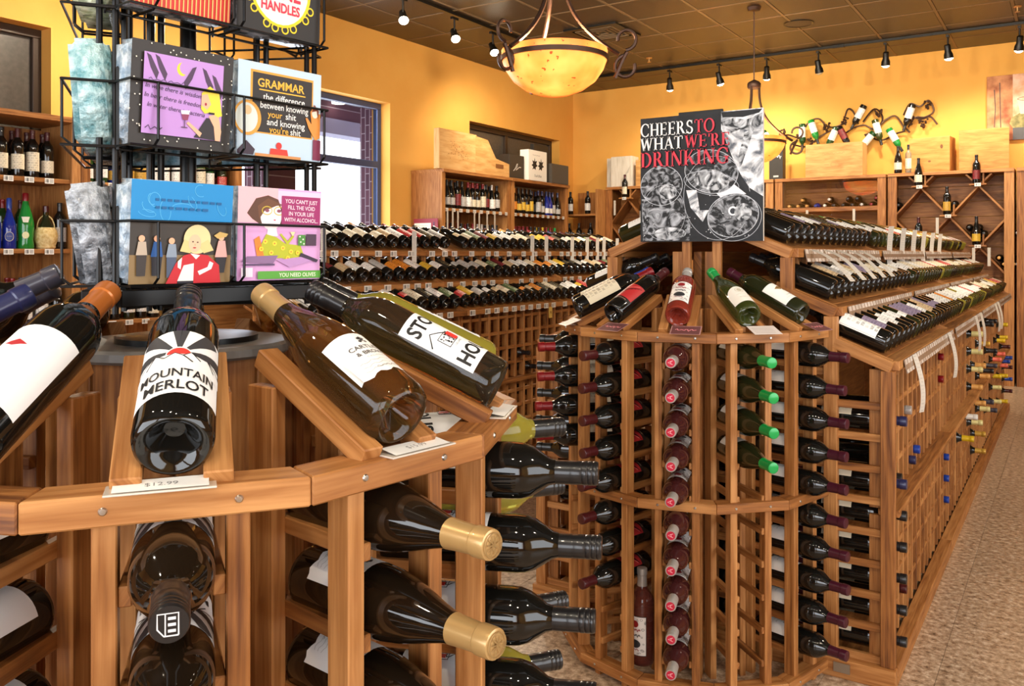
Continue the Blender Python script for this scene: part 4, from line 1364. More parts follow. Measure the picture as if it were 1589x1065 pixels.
# left gondola along the window aisle
GLX, Y0L = -3.68, 1.29
for k in range(1, 5):
    gondola_section(GLX, Y0L + k * SECL, (1,), ['section of the left gondola behind the napkin stand', 'left gondola section just right of the napkin stand', 'middle section of the left gondola, below the tall shelves', 'left gondola section beside the half-round rack', 'farthest section of the left gondola'][k], (1,) if k in (1, 2) else (), 'tags', group='left gondola sections')
G5 = 'bottles on the left gondola tiers'
PAL_L = [('black', 'black', 'tan'), ('black', 'navy', 'cream'), ('black', 'black', 'green'), ('black', 'black', 'redart'), ('brown', 'black', 'tan'), ('black', 'black', 'white'), ('brown', 'darkred', 'white'), ('black', 'black', 'cream'), ('brown', 'cork', 'cream'), ('black', 'red', 'orange'), ('black', 'darkred', 'white'), ('black', 'black', 'yellow'), ('black', 'red', 'red'), ('black', 'black', 'ink'), ('black', 'black', 'grey'), ('black', 'black', 'white')]
rr = random.Random(4)
for q in (2, 1, 0):
    for j in range(5 * NCOL - 14):
        y = Y0L + (j + .5) * CP
        if j < NCOL: continue
        g, c, l = PAL_L[(j * 1 + (2 - q) * 0 + rr.choice((0, 0, 0, 1))) % len(PAL_L)] if rr.random() < .7 else rr.choice(PAL_L)
        if rr.random() < .03: continue
        seen = {2: (3.0, 6.75), 1: (2.95, 6.6), 0: (3.6, 5.9)}[q]
        vis = .75 if seen[0] < y < seen[1] else .05
        if y > seen[1] + .4: continue
        txt = '%s bottle with %s label, %s from near end, %s tier, left gondola' % ({'black': 'dark', 'brown': 'brown'}[g], {'ink': 'black', 'redart': 'maroon'}.get(l, l), nth(j + 1 - NCOL), TN[q])
        want(tier_bottle(GLX, 1, q, y), rr.choice(('bdx', 'bdx', 'bur')), g, c, l, txt, G5, vis=vis, lab_style=rr.choice(STY))
for (j, z, c) in ((29, .80, 'silver'), (29, .60, 'silver'), (29, .48, 'silver'), (34, .70, 'black'), (35, .60, 'black'), (41, .50, 'darkred'), (37, .40, 'black'), (24, .70, 'black'), (43, .70, 'darkred')):
    want(side_bottle(GLX, 1, Y0L + (j + .5) * CP, z, .045), 'bdx', 'black', c, None, '%s-capped neck in column %d at %d cm, front lattice of left gondola' % (c, j + 1, round(z * 100)), 'bottles lying in the front of the left gondola', vis=.25)
# paper slips hanging from the tiers
def talkers(xc, spots, where, group):
    for k, (q, y, bend) in enumerate(spots):
        xl, zl = TIERS[q]
        put('shelf_talker', talker_mesh(bend), None, T(xc + xl + .014, y, zl + (.0 if bend > 0 else .12)) @ RZ(math.radians(-22 if bend > 0 else -48)), '%s paper slip from near end, %s tier of the %s gondola' % (nth(k + 1), TN[q], where), 'price slip', group)
talkers(GX, [(2, 3.05 + .19 * k, .13) for k in range(5)], 'centre', 'paper slips on the centre gondola, top tier')
talkers(GX, [(2, 4.6 + .38 * k, -.03) for k in range(6)], 'far centre', 'paper slips farther along the centre gondola')
talkers(GX, [(0, 3.14, .05), (0, 4.10, .05), (0, 5.3, .04), (0, 5.6, .04), (0, 6.7, .05), (0, 6.95, .05)], 'centre', 'paper slips on the lowest tier of the centre gondola')
talkers(GLX, [(2, 3.25, -.03), (2, 4.0, -.02), (2, 5.35, -.02), (2, 5.55, -.02), (2, 5.95, -.02), (2, 6.2, -.02), (2, 6.38, -.02), (2, 6.5, -.02), (2, 6.75, -.02)], 'left', 'paper slips on the left gondola')
# ---------------------------------------------------------------- wall bookcases
def bookcase(y0, y1, label, levels, near_side=True):
    xb, xf, zt = XW + .01, -5.45, 2.235
    d = xf - xb; cx = (xb + xf) / 2; cy = (y0 + y1) / 2; W = y1 - y0
    t = thing('wine_bookcase', label, 'shelf', T(cx, cy, 0), 'wall bookcases')
    for s in (-1, 1):
        put('side_panel', board(d, .04, zt - .03), t, T(0, s * (W / 2 - .021), (zt - .03) / 2))
        put('face_stile', board(.02, .06, zt - .03), t, T(d / 2 + .01, s * (W / 2 - .031), (zt - .03) / 2))
    put('top_board', board(d + .05, W, .035), t, T(.02, 0, zt - .0175))
    n = 9
    for i in range(n):
        w = (W - .085) / n
        put('back_plank', board(.012, w - .003, zt - .1, REDWOOD_D), t, T(-d / 2 + .01, -W / 2 + .0425 + (i + .5) * w, zt / 2))
    for z in levels:
        put('shelf_board', board(d - .02, W - .085, .028), t, T(.01, 0, z - .014))
        k = 0
        y = -W / 2 + .1
        while y < W / 2 - .08:
            put('price_tag', TAG, t, T(d / 2 + .004, y, z - .018) @ RZ(PI / 2) @ RX(PI / 2)); y += .125
    put('base', board(d, W - .085, .1, REDWOOD_D), t, T(-.02, 0, .05))
    return t
LEV = [.40, .90, 1.385, 1.835]
bookcase(1.85, 3.148, 'wall bookcase at the far left edge with blue and green bottles', LEV)
bookcase(3.152, 4.45, 'wall bookcase behind the napkin spinner', LEV)
bookcase(6.98, 8.288, 'tall wall bookcase right of the street window', LEV)
bookcase(8.292, 9.62, 'tall wall bookcase next to the room corner', LEV)
rr = random.Random(21)
PAL_W = [('black', 'black', 'cream'), ('black', 'silver', 'white'), ('black', 'red', 'white'), ('black', 'black', 'tan'), ('olive', 'black', 'white'), ('black', 'darkred', 'cream'), ('black', 'gold', 'yellow')]
def shelf_row(y0, y1, z, pals, where, group, step=.098, vis=.8, shapes=('bdx', 'bdx', 'bur'), rows=2, x=-5.53):
    y = y0 + .05; k = 0; prev = None
    while y < y1 - .04:
        k += 1
        if prev is None or rr.random() < .6: prev = (*rr.choice(pals), rr.choice(shapes))
        g, c, l, sh = prev
        yy = y + rr.uniform(-.006, .006)
        want(frame((x + rr.uniform(-.01, .01), yy, z + .001), (0, 0, 1), (1, -.45, 0)), sh, g, c, l, '%s bottle, %s cap, %s label, %s from left, %s' % (g if g != 'black' else 'dark', c, {'ink': 'black'}.get(l, l), nth(k), where), group, vis=vis, lab_style=rr.choice(('std', 'wide', 'low')))
        if rows > 1 and rr.random() < .75:
            want(frame((x - .12, yy + .03, z + .001), (0, 0, 1), (1, -.3, 0)), sh, g, c, l, 'second-row %s bottle behind %s from left, %s' % (g if g != 'black' else 'dark', nth(k), where), group, vis=.12)
        y += step
shelf_row(2.25, 3.10, 1.835, PAL_W, 'top shelf of the left edge bookcase', 'bottles on the left wall shelves')
shelf_row(3.2, 4.40, 1.835, [('green', 'black', 'cream'), ('green', 'green', 'white'), ('olive', 'black', 'red'), ('cobalt', 'black', 'gold'), ('black', 'black', 'white')], 'top shelf behind the napkin spinner', 'bottles on the left wall shelves', shapes=('hock', 'tall', 'bdx'))
shelf_row(3.02, 3.12, 1.385, [('black', 'black', 'grey'), ('black', 'black', 'ink')], 'middle shelf right of the straw flask', 'bottles on the left wall shelves', step=.09)
shelf_row(3.2, 4.40, 1.385, PAL_W, 'middle shelf behind the napkin spinner', 'bottles on the left wall shelves', vis=.3)
shelf_row(2.25, 3.10, .90, [('black', 'red', 'cream'), ('black', 'pink', 'cream'), ('olive', 'gold', 'white'), ('black', 'slate', 'white'), ('black', 'darkred', 'white')], 'third shelf of the left edge bookcase', 'bottles on the left wall shelves', step=.092, vis=.4)
shelf_row(3.2, 4.40, .90, PAL_W, 'third shelf behind the napkin spinner', 'bottles on the left wall shelves', vis=.1, rows=1)
PAL_R = [('black', 'silver', 'white'), ('black', 'red', 'white'), ('black', 'black', 'redart'), ('black', 'black', 'grey'), ('black', 'red', 'cream'), ('olive', 'lime', 'white')]
shelf_row(7.04, 8.22, 1.835, PAL_R, 'upper shelf right of the window', 'bottles in the tall bookcases', vis=.75, step=.094)
shelf_row(8.36, 8.98, 1.835, [('brown', 'cork', 'orange'), ('black', 'black', 'yellow'), ('brown', 'black', 'orange')], 'upper shelf of the corner bookcase, amber end', 'bottles in the tall bookcases', vis=.75, step=.09)
shelf_row(9.0, 9.56, 1.835, [('cobalt', 'navy', 'white'), ('black', 'navy', 'grey'), ('black', 'blue', 'white')], 'upper shelf of the corner bookcase, blue end', 'bottles in the tall bookcases', vis=.75, step=.09)
shelf_row(7.04, 8.22, 1.385, [('black', 'red', 'red'), ('black', 'black', 'grey'), ('green', 'lime', 'green'), ('black', 'black', 'white'), ('black', 'silver', 'white')], 'second shelf right of the window', 'bottles in the tall bookcases', vis=.45, step=.094)
shelf_row(8.36, 9.56, 1.385, [('green', 'green', 'green'), ('black', 'red', 'red'), ('olive', 'yellow', 'yellow'), ('black', 'black', 'grey')], 'second shelf of the corner bookcase', 'bottles in the tall bookcases', vis=.4, step=.094)

# special bottles on the left shelves
def lathe_bottle(name, M, prof, mat, cap_prof, cap_mat, label, extra=None):
    b = put(name, MB().lathe(prof, 24, mat).mesh(name, True), None, M, label, 'bottle', 'bottles on the left wall shelves')
    put('capsule', MB().lathe(cap_prof, 18, cap_mat).mesh('cap', True), b)
    if extra: extra(b)
    return b
XS = -5.53
def cobalt_label(b):
    a = Art(); a.ell(0, .075, .026, .030, '#3c4a8a', 20); a.ring(0, .075, .026, .030, .003, '#c9c2a8', 22); a.scrib(0, .072, .03, .008, '#c9c2a8', 6)
    put('label', a.wrap('lab', .040), b)
for k, y in enumerate((2.655, 2.745)):
    lathe_bottle('cobalt_bottle', frame((XS, y, 1.386), (0, 0, 1), (1, -.45, 0)), [(0, 0), (.036, 0), (.040, .01), (.040, .12), (.036, .16), (.022, .20), (.015, .23), (.014, .30), (0, .301)], GLASS['cobalt'],
                 [(.016, .25), (.016, .305), (.012, .315), (0, .316)], capmat('blue'), ['cobalt blue bottle at the picture edge on the middle shelf', 'cobalt blue bottle with round moon label on the middle shelf'][k], cobalt_label)
def liqueur_label(b):
    a = Art(); a.ell(0, .085, .020, .022, '#e6e2b0', 18); a.poly([(-.024, .20), (.024, .20), (.014, .165), (-.014, .165)], '#e8e4d2'); put('label', a.wrap('lab', .050), b)
lathe_bottle('green_liqueur_bottle', frame((XS, 2.845, 1.386), (0, 0, 1), (1, -.5, 0)), [(0, 0), (.046, 0), (.050, .012), (.043, .06), (.049, .13), (.047, .17), (.036, .22), (.022, .27), (.017, .30), (.016, .34), (0, .341)], GLASS['emerald'],
             [(.019, .30), (.019, .345), (.014, .352), (0, .353)], capmat('red'), 'bright green waisted liqueur bottle with red cap on the middle shelf', liqueur_label)
STRAW = noisy('straw_weave', '#c9a765', '#e6cf98', 60., rough=.8, bump=.4)
def straw_basket(b):
    put('straw_basket', MB().lathe([(0, -.001), (.050, -.001), (.058, .008), (.056, .020), (.067, .05), (.070, .085), (.062, .118), (.050, .136), (.047, .134)], 24, STRAW).mesh('basket', True), b)
    put('straw_loop', MB().tube([(.0, .05 * math.cos(u), .13 + .085 * math.sin(u)) for u in [PI * i / 10 for i in range(11)]], .004, STRAW, 6).mesh('loop', True), b)
lathe_bottle('chianti_flask', frame((XS, 2.972, 1.387), (0, 0, 1), (1, -.5, 0)), [(0, 0), (.045, .002), (.061, .05), (.063, .085), (.055, .12), (.035, .16), (.020, .19), (.016, .215), (.0155, .27), (0, .271)], GLASS['olive'],
             [(.0175, .235), (.0175, .272), (.014, .276), (0, .277)], capmat('darkred'), 'round chianti flask in a straw basket on the middle shelf', straw_basket)
for k, (y, h) in enumerate(((2.66, 'red'), (2.77, 'red'), (2.88, 'darkred'))):
    want(frame((XS - .13, y, 1.386), (0, 0, 1), (1, -.4, 0)), 'tall', 'green', h, 'white', 'red-capped bottle %s behind the blue and green bottles' % nth(k + 1), 'bottles on the left wall shelves', vis=.4)

# boxes and things on top of the bookcases
ZT = 2.236
def crate(name, x, y, z, lx, ly, lz, rz, mat, label, print_fn=None, face='x', lid=True):
    t = thing(name, label, 'box', T(x, y, z) @ RZ(rz), 'presentation boxes')
    th = .012
    put('base', board(lx, ly, th, mat), t, T(0, 0, th / 2))
    for s in (-1, 1):
        put('end_panel', board(lx, th, lz - th, mat), t, T(0, s * (ly / 2 - th / 2), th + (lz - th) / 2))
        put('side_panel', board(th, ly - 2 * th, lz - th, mat), t, T(s * (lx / 2 - th / 2), 0, th + (lz - th) / 2))
    if lid: put('lid', board(lx - .004, ly - .004, th, mat), t, T(0, 0, lz - th / 2 + .004))
    if print_fn:
        a = Art(); print_fn(a)
        M = T(lx / 2, 0, lz / 2) @ RZ(PI / 2) @ RX(PI / 2) if face == 'x' else T(0, -ly / 2, lz / 2) @ RX(PI / 2)
        put('brand_print', a.flat('print'), t, M)
    return t
def pr_map(a):
    r = random.Random(8)
    for k in range(90): a.ell(r.gauss(.0, .085), r.gauss(0, .05), r.uniform(.002, .007), r.uniform(.002, .005), '#7a4a20', 6)
def pr_seal(a):
    a.scrib(0, .06, .24, .03, '#b87a48', 9, .005); a.ring(-.0, -.05, .03, .03, .004, '#b87a48', 20); a.line([(-.10, -.05), (-.05, -.05)], .006, '#b87a48'); a.line([(.05, -.05), (.10, -.05)], .006, '#b87a48')
crate('wooden_wine_crate', -5.46, 7.26, ZT, .07, .66, .41, 0, BOXWOOD, 'big wooden wine crate with branded map standing left on the bookcase', pr_map)
# slant-cut carrier
car = thing('slanted_wine_carrier', 'slant-topped wooden bottle carrier with hand hole beside the map crate', 'box', T(-5.52, 7.90, ZT), 'presentation boxes')
a_ = Art()
mbx = MB()
P2 = [(-.33, 0), (.33, 0), (.33, .15), (.06, .19), (-.10, .38), (-.33, .40)]
def slab(P, th, mat):
    n = len(P); V = [(-th / 2, p[0], p[1]) for p in P] + [(th / 2, p[0], p[1]) for p in P]
    F = [tuple(range(n))[::-1], tuple(range(n, 2 * n))] + [(i, (i + 1) % n, n + (i + 1) % n, n + i) for i in range(n)]
    return mesh_from('slab', V, F, mat, grain_uv(V, F, 1))
put('side_panel', slab(P2, .014, BOXWOOD), car, T(.09, 0, 0)); put('side_panel', slab(P2, .014, BOXWOOD), car, T(-.09, 0, 0))
put('base', board(.166, .66, .014, BOXWOOD), car, T(0, 0, .007)); put('end_panel', board(.166, .014, .386, BOXWOOD), car, T(0, -.323, .207)); put('end_panel', board(.166, .014, .13, BOXWOOD), car, T(0, .323, .079))
put('hand_hole', board(.004, .15, .045, plain('hole_dark', '#7a4a20', .8), .0), car, T(.0985, .13, .11))
def pr_sig(a):
    a.line([(-.07, -.05), (-.03, -.02), (.0, .03), (.02, .04), (.0, -.01), (-.02, -.04), (.02, -.02), (.05, 0), (.09, 0)], .007, '#e8e4dc')
BLKBOX = plain('box_black', '#2c2824', .5); WHTBOX = plain('box_white', '#e9e5da', .5); GRYBOX = plain('box_grey', '#4c463e', .55)
crate('black_wine_box', -5.50, 8.40, ZT, .14, .32, .27, 0, BLKBOX, 'black gift box with white handwritten signature', pr_sig)
def pr_leaf(a):
    for s in (-1, 1):
        cx = s * .072; q_ = 1.75
        a.poly([(cx + (u_ - cx) * q_, v_ * q_) for u_, v_ in [(cx - .04, 0), (cx - .02, .012), (cx - .03, .035), (cx - .005, .028), (cx, .055), (cx + .008, .028), (cx + .032, .035), (cx + .02, .012), (cx + .04, 0), (cx + .015, -.01), (cx + .012, -.03), (cx - .008, -.02), (cx - .03, -.03), (cx - .018, -.01)]], INK)
    a.text('Todd Elliot', 0, -.135, .042, INK, 0, .9, 0, .3); a.scrib(-.03, .115, .17, .018, '#5a544c', 9, .003)
crate('white_wine_box', -5.46, 8.82, ZT, .12, .42, .36, 0, WHTBOX, 'white carton with two black leaf emblems on the tall bookcase', pr_leaf)
def pr_gold(a):
    a.ring(0, .02, .085, .075, .006, '#b8b0a0', 4, PI / 4); a.text('GOLD', 0, .0, .045, '#c9c2b4', .01)
gb = crate('black_display_board', -5.68, 9.32, ZT, .05, .40, .50, math.radians(3), BLKBOX, 'black framed display board standing behind the white carton', pr_gold)
crate('grey_wine_box', -5.50, 9.36, ZT, .2, .42, .24, 0, GRYBOX, 'charcoal wooden box at the corner end of the bookcase')

# poster on the side of the tall bookcase
rp = thing('side_poster', 'maroon and cream poster with a bottle on the bookcase side', 'poster', T(-5.60, 6.93, 1.45))
put('backing', board(.32, .008, .27, plain('poster_maroon', '#8c2632', .5), 0), rp, T(0, 0, .135))
a = Art(); a.rect(-.15, -.02, .07, .09, '#efe6d2')
for k in range(4): a.rect(-.12, .0 + k * .02, .04, .004 + k * .02, '#c9b8a0')
a.rect(.092, -.12, .128, .02, '#26325c'); a.poly([(.092, .02), (.128, .02), (.116, .05), (.116, .10), (.104, .10), (.104, .05)], '#1b2444'); a.rect(.092, -.10, .128, -.04, '#e8e4da')
a.ring(-.03, -.075, .05, .03, .006, '#b8505a', 18)
put('print', a.flat('print'), rp, T(0, -.0042, .135) @ RX(PI / 2))

# ---------------------------------------------------------------- cases along the back wall
YF, YB = 10.15, 10.49
def diamond_case(x0, x1, label, bins, shelves_on, tag_name, group):
    t = thing('diamond_wine_case', label, 'rack', T((x0 + x1) / 2, (YF + YB) / 2, 0), 'diamond bin cases')
    W, D, zt = x1 - x0, YB - YF, 2.235
    put('top_board', board(W, D + .03, .035), t, T(0, -.015, zt - .0175))
    for s in (-1, 1):
        put('side_panel', board(.05, D, zt - .036), t, T(s * (W / 2 - .026), 0, (zt - .036) / 2))
        put('face_stile', board(.09, .022, zt - .036), t, T(s * (W / 2 - .046), -D / 2 - .011, (zt - .036) / 2))
    z = .11
    while z < zt - .05:
        h = min(.165, zt - .04 - z)
        put('back_plank', board(W - .1, .012, h - .004, REDWOOD_D), t, T(0, D / 2 - .008, z + h / 2)); z += .165
    put('base', board(W - .1, D - .04, .1, REDWOOD_D), t, T(0, .02, .05))
    dx, dz, zt0 = (W - .1) / 4, .32, 2.07
    nodes = [(i, j) for j in range(0, 6) for i in range(-2, 3) if (i + j) % 2 == 1]
    for (i, j) in nodes:
        x, z = i * dx, zt0 - j * dz
        for s in (-1, 1):
            if abs(i + s) <= 2 and j < 5:
                beam('diagonal_board', t, (x, -.02, z), (x + s * dx, -.02, z - dz), D - .08, .018)
        if j == 0:
            for s in (-1, 1): beam('diagonal_board', t, (x, -.02, z), (x + s * .12, -.02, z + .125), D - .08, .018)
        if abs(i) < 2 and (i, j) in shelves_on:
            put('node_shelf', board(.16, .11, .016), t, T(x, -D / 2 - .03, z + .008))
            put('shelf_back', board(.016, .05, .12), t, T(x + .045, -D / 2 + .02, z + .07))
            put('price_tag', TAG, t, T(x, -D / 2 - .086, z + .004) @ RX(PI / 2))
            g, c, l, sh = shelves_on[(i, j)]
            want(frame(((x0 + x1) / 2 + x - .015, (YF + YB) / 2 - D / 2 - .035, z + .017), (0, 0, 1), (-.1, -1, 0)), sh, g, c, l, 'upright bottle with %s label on node shelf %d-%d of the %s' % (l, j + 1, i + 3, tag_name), group, vis=.8)
    for (i, j, pat, c) in bins:              # bins are named by their lower corner
        x, z = (x0 + x1) / 2 + i * dx, zt0 - j * dz
        for k in range(pat):
            ox, oz = [(0, .075), (-.045, .14), (.045, .14), (0, .205), (-.09, .205), (.09, .205), (-.045, .27), (.045, .27)][k]
            want(frame((x + ox, YB - .02, z + oz), (0, -1, 0), (0, 0, 1)), 'bdx', 'black', c, None, 'dark bottle %d lying in the bin above corner %d-%d of the %s' % (k + 1, j + 1, i + 3, tag_name), group, vis=.12)
    return t
SB = {(-1, 0): ('black', 'black', 'cream', 'bur'), (1, 0): ('black', 'black', 'redart', 'bdx'), (0, 1): ('black', 'black', 'gold', 'bdx'), (-1, 2): ('black', 'darkred', 'cream', 'bdx'), (1, 2): ('black', 'black', 'yellow', 'bur')}
diamond_case(-1.70, -.50, 'diamond bin wine case at the right with five displayed bottles', [(-2, 1, 5, 'black'), (0, 1, 3, 'black'), (2, 1, 1, 'black'), (1, 2, 5, 'black'), (0, 3, 3, 'cork'), (2, 3, 6, 'cork'), (1, 4, 4, 'darkred')], SB, 'right diamond case', 'bottles in the right diamond case')
diamond_case(-.48, .72, 'diamond bin wine case cut by the right picture edge', [(-2, 2, 4, 'silver'), (-1, 3, 6, 'cork'), (-2, 3, 5, 'silver'), (-1, 4, 5, 'darkred'), (0, 2, 3, 'black')], {(-1, 1): ('black', 'black', 'white', 'bdx')}, 'edge diamond case', 'bottles in the edge diamond case')
SL = {(-1, 0): ('black', 'darkred', 'cream', 'bdx'), (1, 0): ('black', 'black', 'white', 'bdx'), (0, 1): ('black', 'black', 'grey', 'bdx'), (1, 2): ('black', 'gold', 'cream', 'bdx')}
diamond_case(-5.15, -4.06, 'diamond bin wine case left of the poster near the corner', [(-1, 2, 7, 'black'), (1, 2, 5, 'black'), (0, 1, 2, 'black'), (0, 3, 5, 'black')], SL, 'corner diamond case', 'bottles in the corner diamond case')
diamond_case(-4.04, -2.95, 'diamond bin wine case behind the poster', [(1, 2, 4, 'black'), (2, 1, 3, 'black'), (0, 1, 3, 'black')], {(1, 0): ('black', 'black', 'cream', 'bdx')}, 'hidden diamond case', 'bottles in the hidden diamond case')

# glass-fronted cabinet
gc = thing('glass_wine_cabinet', 'glass-fronted redwood wine cabinet left of the diamond case', 'cabinet', T(-2.325, (YF + YB) / 2, 0))
W, D = 1.21, YB - YF
put('top_board', board(W, D + .03, .035), gc, T(0, -.015, 2.2175))
for s in (-1, 1):
    put('side_panel', board(.03, D, 2.2), gc, T(s * (W / 2 - .016), 0, 1.1)); put('face_stile', board(.085, .024, 2.2), gc, T(s * (W / 2 - .043), -D / 2 - .012, 1.1))
z = .1
while z < 2.1:
    put('back_plank', board(W - .06, .012, .16, REDWOOD_D), gc, T(0, D / 2 - .008, z + .08)); z += .165
for z in (.5, 1.0, 1.45, 1.87): put('shelf_board', board(W - .07, D - .05, .03), gc, T(0, 0, z - .015)); 
put('face_rail', board(W - .17, .022, .05), gc, T(0, -D / 2 - .011, 1.865))
def glass_front():
    m, nt, b = newmat('cabinet_glass')
    L = nt.links.new
    tr = N(nt, 'ShaderNodeBsdfTransparent'); gl = N(nt, 'ShaderNodeBsdfGlossy'); gl.inputs['Roughness'].default_value = .02
    fr = N(nt, 'ShaderNodeMixShader', i_0=.10)
    L(tr.outputs[0], fr.inputs[1]); L(gl.outputs[0], fr.inputs[2]); L(fr.outputs[0], nt.nodes['Material Output'].inputs[0])
    return m
CGL = glass_front()
for k, s in enumerate((-1, 1)):
    for (z0, z1) in ((1.885, 2.195), (1.0, 1.84)):
        put('sliding_pane', board(W / 2 - .05, .005, z1 - z0, CGL, 0), gc, T(s * (W / 4 - .05), -D / 2 + .008 + .008 * k, (z0 + z1) / 2))
for k in range(10):
    c = ['cork', 'cork', 'cork', 'blue', 'white', 'black', 'black', 'black', 'silver', 'red'][k]
    want(frame((-2.78 + .1 * k, YB - .025, 1.91), (0, -1, 0), (0, 0, 1)), 'bdx', 'cobalt' if c == 'blue' else 'black', c, None, '%s-capped bottle lying %s from left inside the glass cabinet' % (c, nth(k + 1)), 'bottles in the glass cabinet', vis=.35)
    if k in (1, 4, 6, 7, 9):
        want(frame((-2.73 + .1 * k, YB - .025, 1.978), (0, -1, 0), (0, 0, 1)), 'bdx', 'black', c, None, '%s-capped bottle on the second layer, %s from left, inside the glass cabinet' % (c, nth(k + 1)), 'bottles in the glass cabinet', vis=.35)
# corner shelf
cs = thing('corner_shelf', 'narrow shelf unit tucked in the room corner', 'shelf', T(-5.46, 10.15, 0))
for z in (.5, 1.0, 1.46, 1.88): put('shelf_board', board(.56, .5, .025), cs, T(0, 0, z - .0125))
put('side_panel', board(.03, .5, 2.2), cs, T(.29, 0, 1.1)); put('back_panel', board(.56, .012, 2.2, REDWOOD_D), cs, T(0, .3, 1.1))
for k, (x, z, l) in enumerate(((-5.60, 1.88, 'white'), (-5.34, 1.88, 'white'), (-5.62, 1.46, 'cream'), (-5.47, 1.46, 'redart'), (-5.30, 1.46, 'cream'))):
    want(frame((x, 9.98, z + .001), (0, 0, 1), (.3, -1, 0)), 'bdx', 'black', 'black', l, 'dark bottle with %s label, %s on the corner shelf' % (l, nth(k + 1)), 'bottles on the corner shelf', vis=.8)

# boxes on top of the back cases
crate('white_wine_box', -5.10, 10.30, ZT, .14, .2, .38, 0, BOXWHITE, 'narrow white wooden box leaning in the corner on the back cases', face='y')
crate('white_wine_box', -4.93, 10.24, ZT, .30, .2, .39, 0, BOXWHITE, 'white wooden box with grey smudge on the back cases', lambda a: a.poly([(.04, -.05), (.08, .0), (.13, .08), (.10, -.02)], '#b9b2a4'), face='y')
crate('pine_wine_box', -4.52, 10.28, ZT, .42, .26, .33, 0, BOXWOOD, 'small pine crate next to the white boxes on the back cases', lambda a: a.ell(0, .05, .012, .012, '#a8743c', 8), face='y')
crate('pine_wine_box', -2.27, 10.25, ZT, .62, .26, .37, 0, BOXWOOD, 'large pine crate with faint brand above the glass cabinet', pr_seal, face='y')
crate('oak_wine_box', -1.275, 10.28, ZT, .40, .24, .37, math.radians(-7), BOXWOOD_D, 'knotty oak crate turned at an angle on the right diamond case', lambda a: (a.ell(.12, .08, .014, .024, '#6a3f1c', 10), a.ell(.0, -.07, .016, .011, '#7a4a24', 8)), face='y')
crate('oak_wine_box', -.785, 10.28, ZT, .46, .24, .42, math.radians(4), BOXWOOD_D, 'long oak crate at the right end below the painting', face='y')
bb = thing('black_bottle_carton', 'tall black bottle carton with white script beside the farther lamp', 'box', T(-2.93, 10.22, ZT))
put('carton', board(.16, .12, .42, BLKBOX), bb, T(0, 0, .21))
a = Art(); a.scrib(0, .10, .11, .055, '#d8d8d8', 5, .008); a.scrib(.01, .03, .10, .055, '#d8d8d8', 5, .008); a.rect(-.03, -.185, .03, -.165, '#b8b8b8')
put('lettering', a.flat('lettering'), bb, T(0, -.0605, .21) @ RX(PI / 2))
want(frame((-1.60, 10.16, ZT), (0, 0, 1), (0, -1, 0)), 'bur', 'brown', 'black', 'cream', 'brown bottle standing on top of the right diamond case', 'bottles standing on the back cases', vis=1.)
want(frame((-1.50, 10.20, ZT), (0, 0, 1), (0, -1, 0)), 'tall', 'clear', 'black', 'cream', 'clear bottle standing beside the knotty crate', 'bottles standing on the back cases', vis=1.)

# painting on the back wall
pa = thing('canvas_painting', 'abstract canvas of a steaming cup in rust and pink', 'painting', T(-.37, YN - .025, 2.56))
put('canvas', board(.80, .04, .69, noisy('canvas_rust', '#8a4a2e', '#d99a6a', 7., rough=.7), .003), pa, T(0, 0, .345))
a = Art()
a.rect(-.16, -.345, .40, .345, noisy('canvas_pink', '#c98f6a', '#ecc0a8', 9., rough=.7)); a.rect(-.16, -.345, .40, -.22, '#4c4a4c')
a.poly([(-.16, -.22), (-.19, -.17), (-.17, -.11), (-.1, -.07), (.4, -.07), (.4, -.22)], noisy('canvas_green', '#5c5a34', '#a59a63', 14., rough=.7))
a.poly([(-.12, .07), (.3, .09), (.3, -.08), (-.09, -.08)], '#e6c8a4'); a.ring(.09, .08, .21, .03, .008, '#6a4a34', 28)
for pts in ([(.0, .10), (.05, .16), (-.01, .2), (.07, .28), (.03, .33)], [(.1, .11), (.16, .18), (.08, .23), (.17, .31)], [(-.33, .2), (-.32, .0), (-.33, -.2)], [(-.28, .27), (-.27, -.25)]):
    a.line(pts, .009, '#4a3228')
put('painted_picture', a.flat('picture'), pa, T(0, -.0205, .345) @ RX(PI / 2))

# iron vine holding bottles on the back wall
vine = thing('iron_vine_bottle_holder', 'wrought iron grapevine bottle holder on the yellow back wall', 'wall rack', T(-2.2, YN - .06, 2.75))
def smooth_path(P, n=8):
    out = []
    for i in range(len(P) - 1):
        p0, p1, p2, p3 = [Vector(P[max(0, min(len(P) - 1, k))]) for k in (i - 1, i, i + 1, i + 2)]
        for j in range(n):
            u = j / n
            out.append(.5 * ((2 * p1) + (p2 - p0) * u + (2 * p0 - 5 * p1 + 4 * p2 - p3) * u * u + (3 * p1 - p0 - 3 * p2 + p3) * u ** 3))
    out.append(Vector(P[-1]))
    return out
VINE = [[(-.97, -.01), (-.8, .04), (-.62, .0), (-.5, .16), (-.36, .20), (-.24, .10), (-.06, .12), (.02, .28), (.10, .24), (.16, .10)],
        [(-.72, -.08), (-.52, -.12), (-.36, -.02), (-.2, .05), (-.05, .0), (.1, .06), (.24, .08), (.36, .03), (.5, .13), (.62, .16), (.72, .04), (.80, -.04)],
        [(.22, .12), (.36, .26), (.46, .16), (.40, .02), (.34, -.06), (.45, -.10), (.62, -.04), (.74, -.02)],
        [(.72, .16), (.80, .28), (.92, .24), (1.02, .30), (1.08, .18), (.98, .12), (.86, .12), (.78, .02)], [(.80, .14), (.94, .10), (1.04, .12), (1.12, .03)]]
for pth in VINE:
    put('vine_stem', MB().tube([(p[0] * .85, -.02 * math.sin(p[0] * 9), p[1]) for p in smooth_path([(q[0], q[1], 0) for q in pth])], .010, BRONZE, 6).mesh('stem', True), vine)
